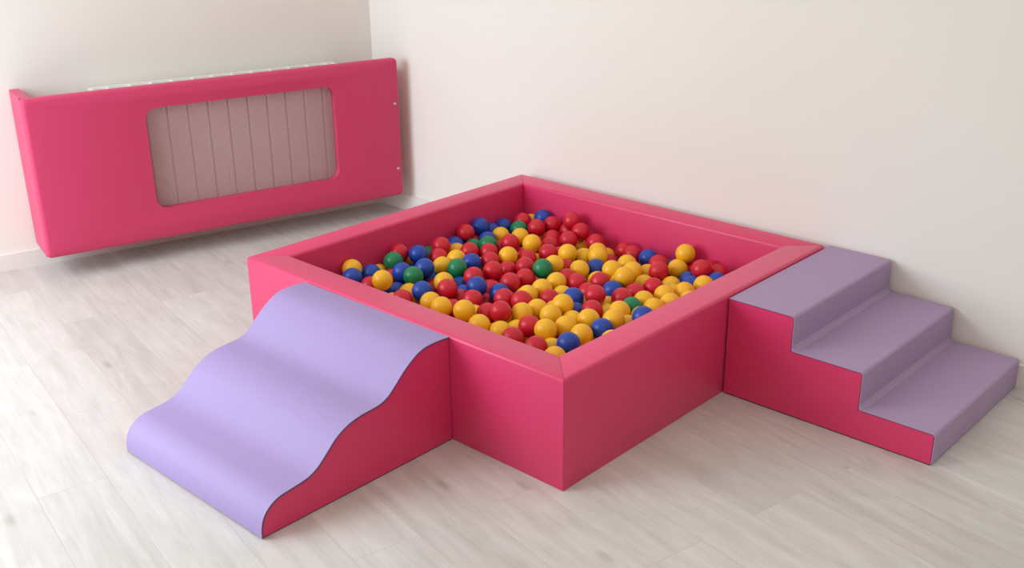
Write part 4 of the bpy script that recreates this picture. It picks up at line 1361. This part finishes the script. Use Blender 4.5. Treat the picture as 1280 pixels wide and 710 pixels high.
 ('Y', 0.1898, -1.1196, 0.1751),
 ('R', 0.6277, -1.1237, 0.1607),
 ('R', 0.7127, -1.1184, 0.1642),
 ('Y', 0.7885, -1.1090, 0.1720),
 ('R', 1.0575, -1.1277, 0.1693),
 ('Y', 1.2803, -1.1252, 0.1743),
 ('Y', 1.2355, -1.0627, 0.1773),
 ('R', 1.3117, -1.0524, 0.1745),
 ('B', 0.3356, -0.9726, 0.1675),
 ('Y', 0.9579, -0.9695, 0.1636),
 ('Y', 1.1154, -0.9974, 0.1622),
 ('Y', 1.2142, -0.9886, 0.1682),
 ('G', 0.1512, -0.9134, 0.1711),
 ('R', 0.7726, -0.9123, 0.1441),
 ('B', 0.9595, -0.8815, 0.1675),
 ('Y', 1.0912, -0.9172, 0.1627),
 ('Y', 1.3248, -0.9236, 0.1866),
 ('R', 0.8363, -0.8464, 0.1657),
 ('B', 1.1209, -0.8263, 0.1739),
 ('B', 1.2138, -0.8626, 0.1700),
 ('B', 1.2871, -0.8458, 0.1881),
 ('G', 0.3809, -0.7817, 0.1688),
 ('R', 0.4570, -0.7758, 0.1788),
 ('B', 1.3242, -0.7791, 0.1781),
 ('Y', 0.2689, -0.7027, 0.1765),
 ('R', 0.7314, -0.7028, 0.1666),
 ('G', 1.2703, -0.7241, 0.1794),
 ('R', 0.1512, -0.6488, 0.1555),
 ('G', 0.6909, -0.6389, 0.1619),
 ('Y', 1.2458, -0.6513, 0.1739),
 ('Y', 1.3227, -0.6480, 0.1762),
 ('R', 0.4862, -0.5758, 0.1529),
 ('R', 0.5647, -0.5618, 0.1697),
 ('Y', 1.2745, -0.5799, 0.1734),
 ('R', 0.5864, -0.4887, 0.1804),
 ('Y', 1.3228, -0.5199, 0.1750),
 ('Y', 1.3024, -0.4457, 0.1765),
 ('Y', 0.8558, -0.3668, 0.1546),
 ('Y', 1.2479, -0.3889, 0.1740),
 ('Y', 1.3227, -0.3715, 0.1799),
 ('B', 1.2701, -0.3137, 0.1729),
 ('Y', 1.1572, -0.2381, 0.1553),
 ('B', 1.3120, -0.2474, 0.1722),
 ('Y', 1.2747, -0.1805, 0.1798),
 ('R', 0.5368, -1.1116, 0.1623),
 ('Y', 0.8888, -0.5164, 0.1399),
]
def ball_bm(seg=32, rings=20, rad=RB):
    bm = bmesh.new()
    bmesh.ops.create_uvsphere(bm, u_segments=seg, v_segments=rings, radius=rad)
    return bm
proto = {}
for c, x, y, z, lab in BALLS:
    if c not in proto:
        o = link_mesh('play_ball', ball_bm(), COL[c], None, 180)
        proto[c] = o
    else:
        o = proto[c].copy(); C.objects.link(o)
    o.location = (x, y, z)
    o.rotation_euler = (random.uniform(-3, 3), random.uniform(-3, 3), random.uniform(-3, 3))
    o['label'] = lab; o['category'] = 'ball'; o['group'] = 'plastic balls in the ball pit'
# the layers buried under them
bm = bmesh.new()
src = ball_bm(20, 12, 0.0362)
me_s = bpy.data.meshes.new('tmp_ball'); src.to_mesh(me_s); src.free()
order = 'RYBG'
for c, x, y, z in DEEP:
    n0 = len(bm.faces)
    bm.from_mesh(me_s)
    bm.verts.ensure_lookup_table(); bm.faces.ensure_lookup_table()
    for v in bm.verts[len(bm.verts) - len(me_s.vertices):]: v.co += Vector((x, y, z))
    for f in bm.faces[n0:]: f.material_index = order.index(c)
o = link_mesh('buried_balls', bm, [COL[c] for c in order], None, 180)
bpy.data.meshes.remove(me_s)
o['kind'] = 'stuff'; o['label'] = 'lower layers of plastic balls buried under the top ones in the pit'; o['category'] = 'balls'

# ------------------------------------------------------------------ light
w = bpy.data.worlds.new('room_light'); bpy.context.scene.world = w; w.use_nodes = True
bg = w.node_tree.nodes['Background']
# soft daylight bounced round the room: bright from the ceiling, dimmer from the far side of the room
wn = w.node_tree
tcw = N(wn, 'ShaderNodeTexCoord')
sw = N(wn, 'ShaderNodeSeparateXYZ'); wn.links.new(tcw.outputs['Generated'], sw.inputs[0])
rw = N(wn, 'ShaderNodeValToRGB')
ew = rw.color_ramp.elements
ew[0].position = 0.0; ew[0].color = (0.36, 0.34, 0.315, 1.0)
ew[1].position = 0.75; ew[1].color = (1.0, 0.96, 0.89, 1.0)
wn.links.new(sw.outputs['Z'], rw.inputs['Fac'])
wn.links.new(rw.outputs['Color'], bg.inputs['Color'])
bg.inputs['Strength'].default_value = 0.93
def area(name, loc, target, sx, sy, power, col):
    l = bpy.data.lights.new(name, 'AREA'); l.shape = 'RECTANGLE'; l.size = sx; l.size_y = sy
    l.energy = power; l.color = col
    o = bpy.data.objects.new(name, l); C.objects.link(o)
    o.location = loc
    o.rotation_euler = (Vector(target) - Vector(loc)).to_track_quat('-Z', 'Y').to_euler()
    return o
# big glazed door behind and to the left of the camera's view, facing the long wall
area('window_light', (-0.85, -4.0, 1.45), (0.1, -2.5, 0.0), 2.0, 2.2, 124, (0.77, 0.885, 1.0))


# ------------------------------------------------------------------ camera
cd = bpy.data.cameras.new('camera'); cam = bpy.data.objects.new('camera', cd); C.objects.link(cam)
cd.sensor_fit = 'HORIZONTAL'; cd.sensor_width = 36.0; cd.lens = 37.63277
cd.clip_start = 0.05
F_ = Vector((-0.6362596, 0.6805932, -0.3632721)); R_ = Vector((0.7334587, 0.6796398, -0.0113189)); U_ = Vector((-0.2391906, 0.2736468, 0.9316143))
M = Matrix((R_, U_, -F_)).transposed().to_4x4()
M.translation = Vector((3.1759069, -3.4691000, 1.6491869))
cam.matrix_world = M
bpy.context.scene.camera = cam
bpy.context.scene.view_settings.view_transform = 'Standard'
bpy.context.scene.view_settings.look = 'None'
bpy.context.scene.view_settings.exposure = 0.0
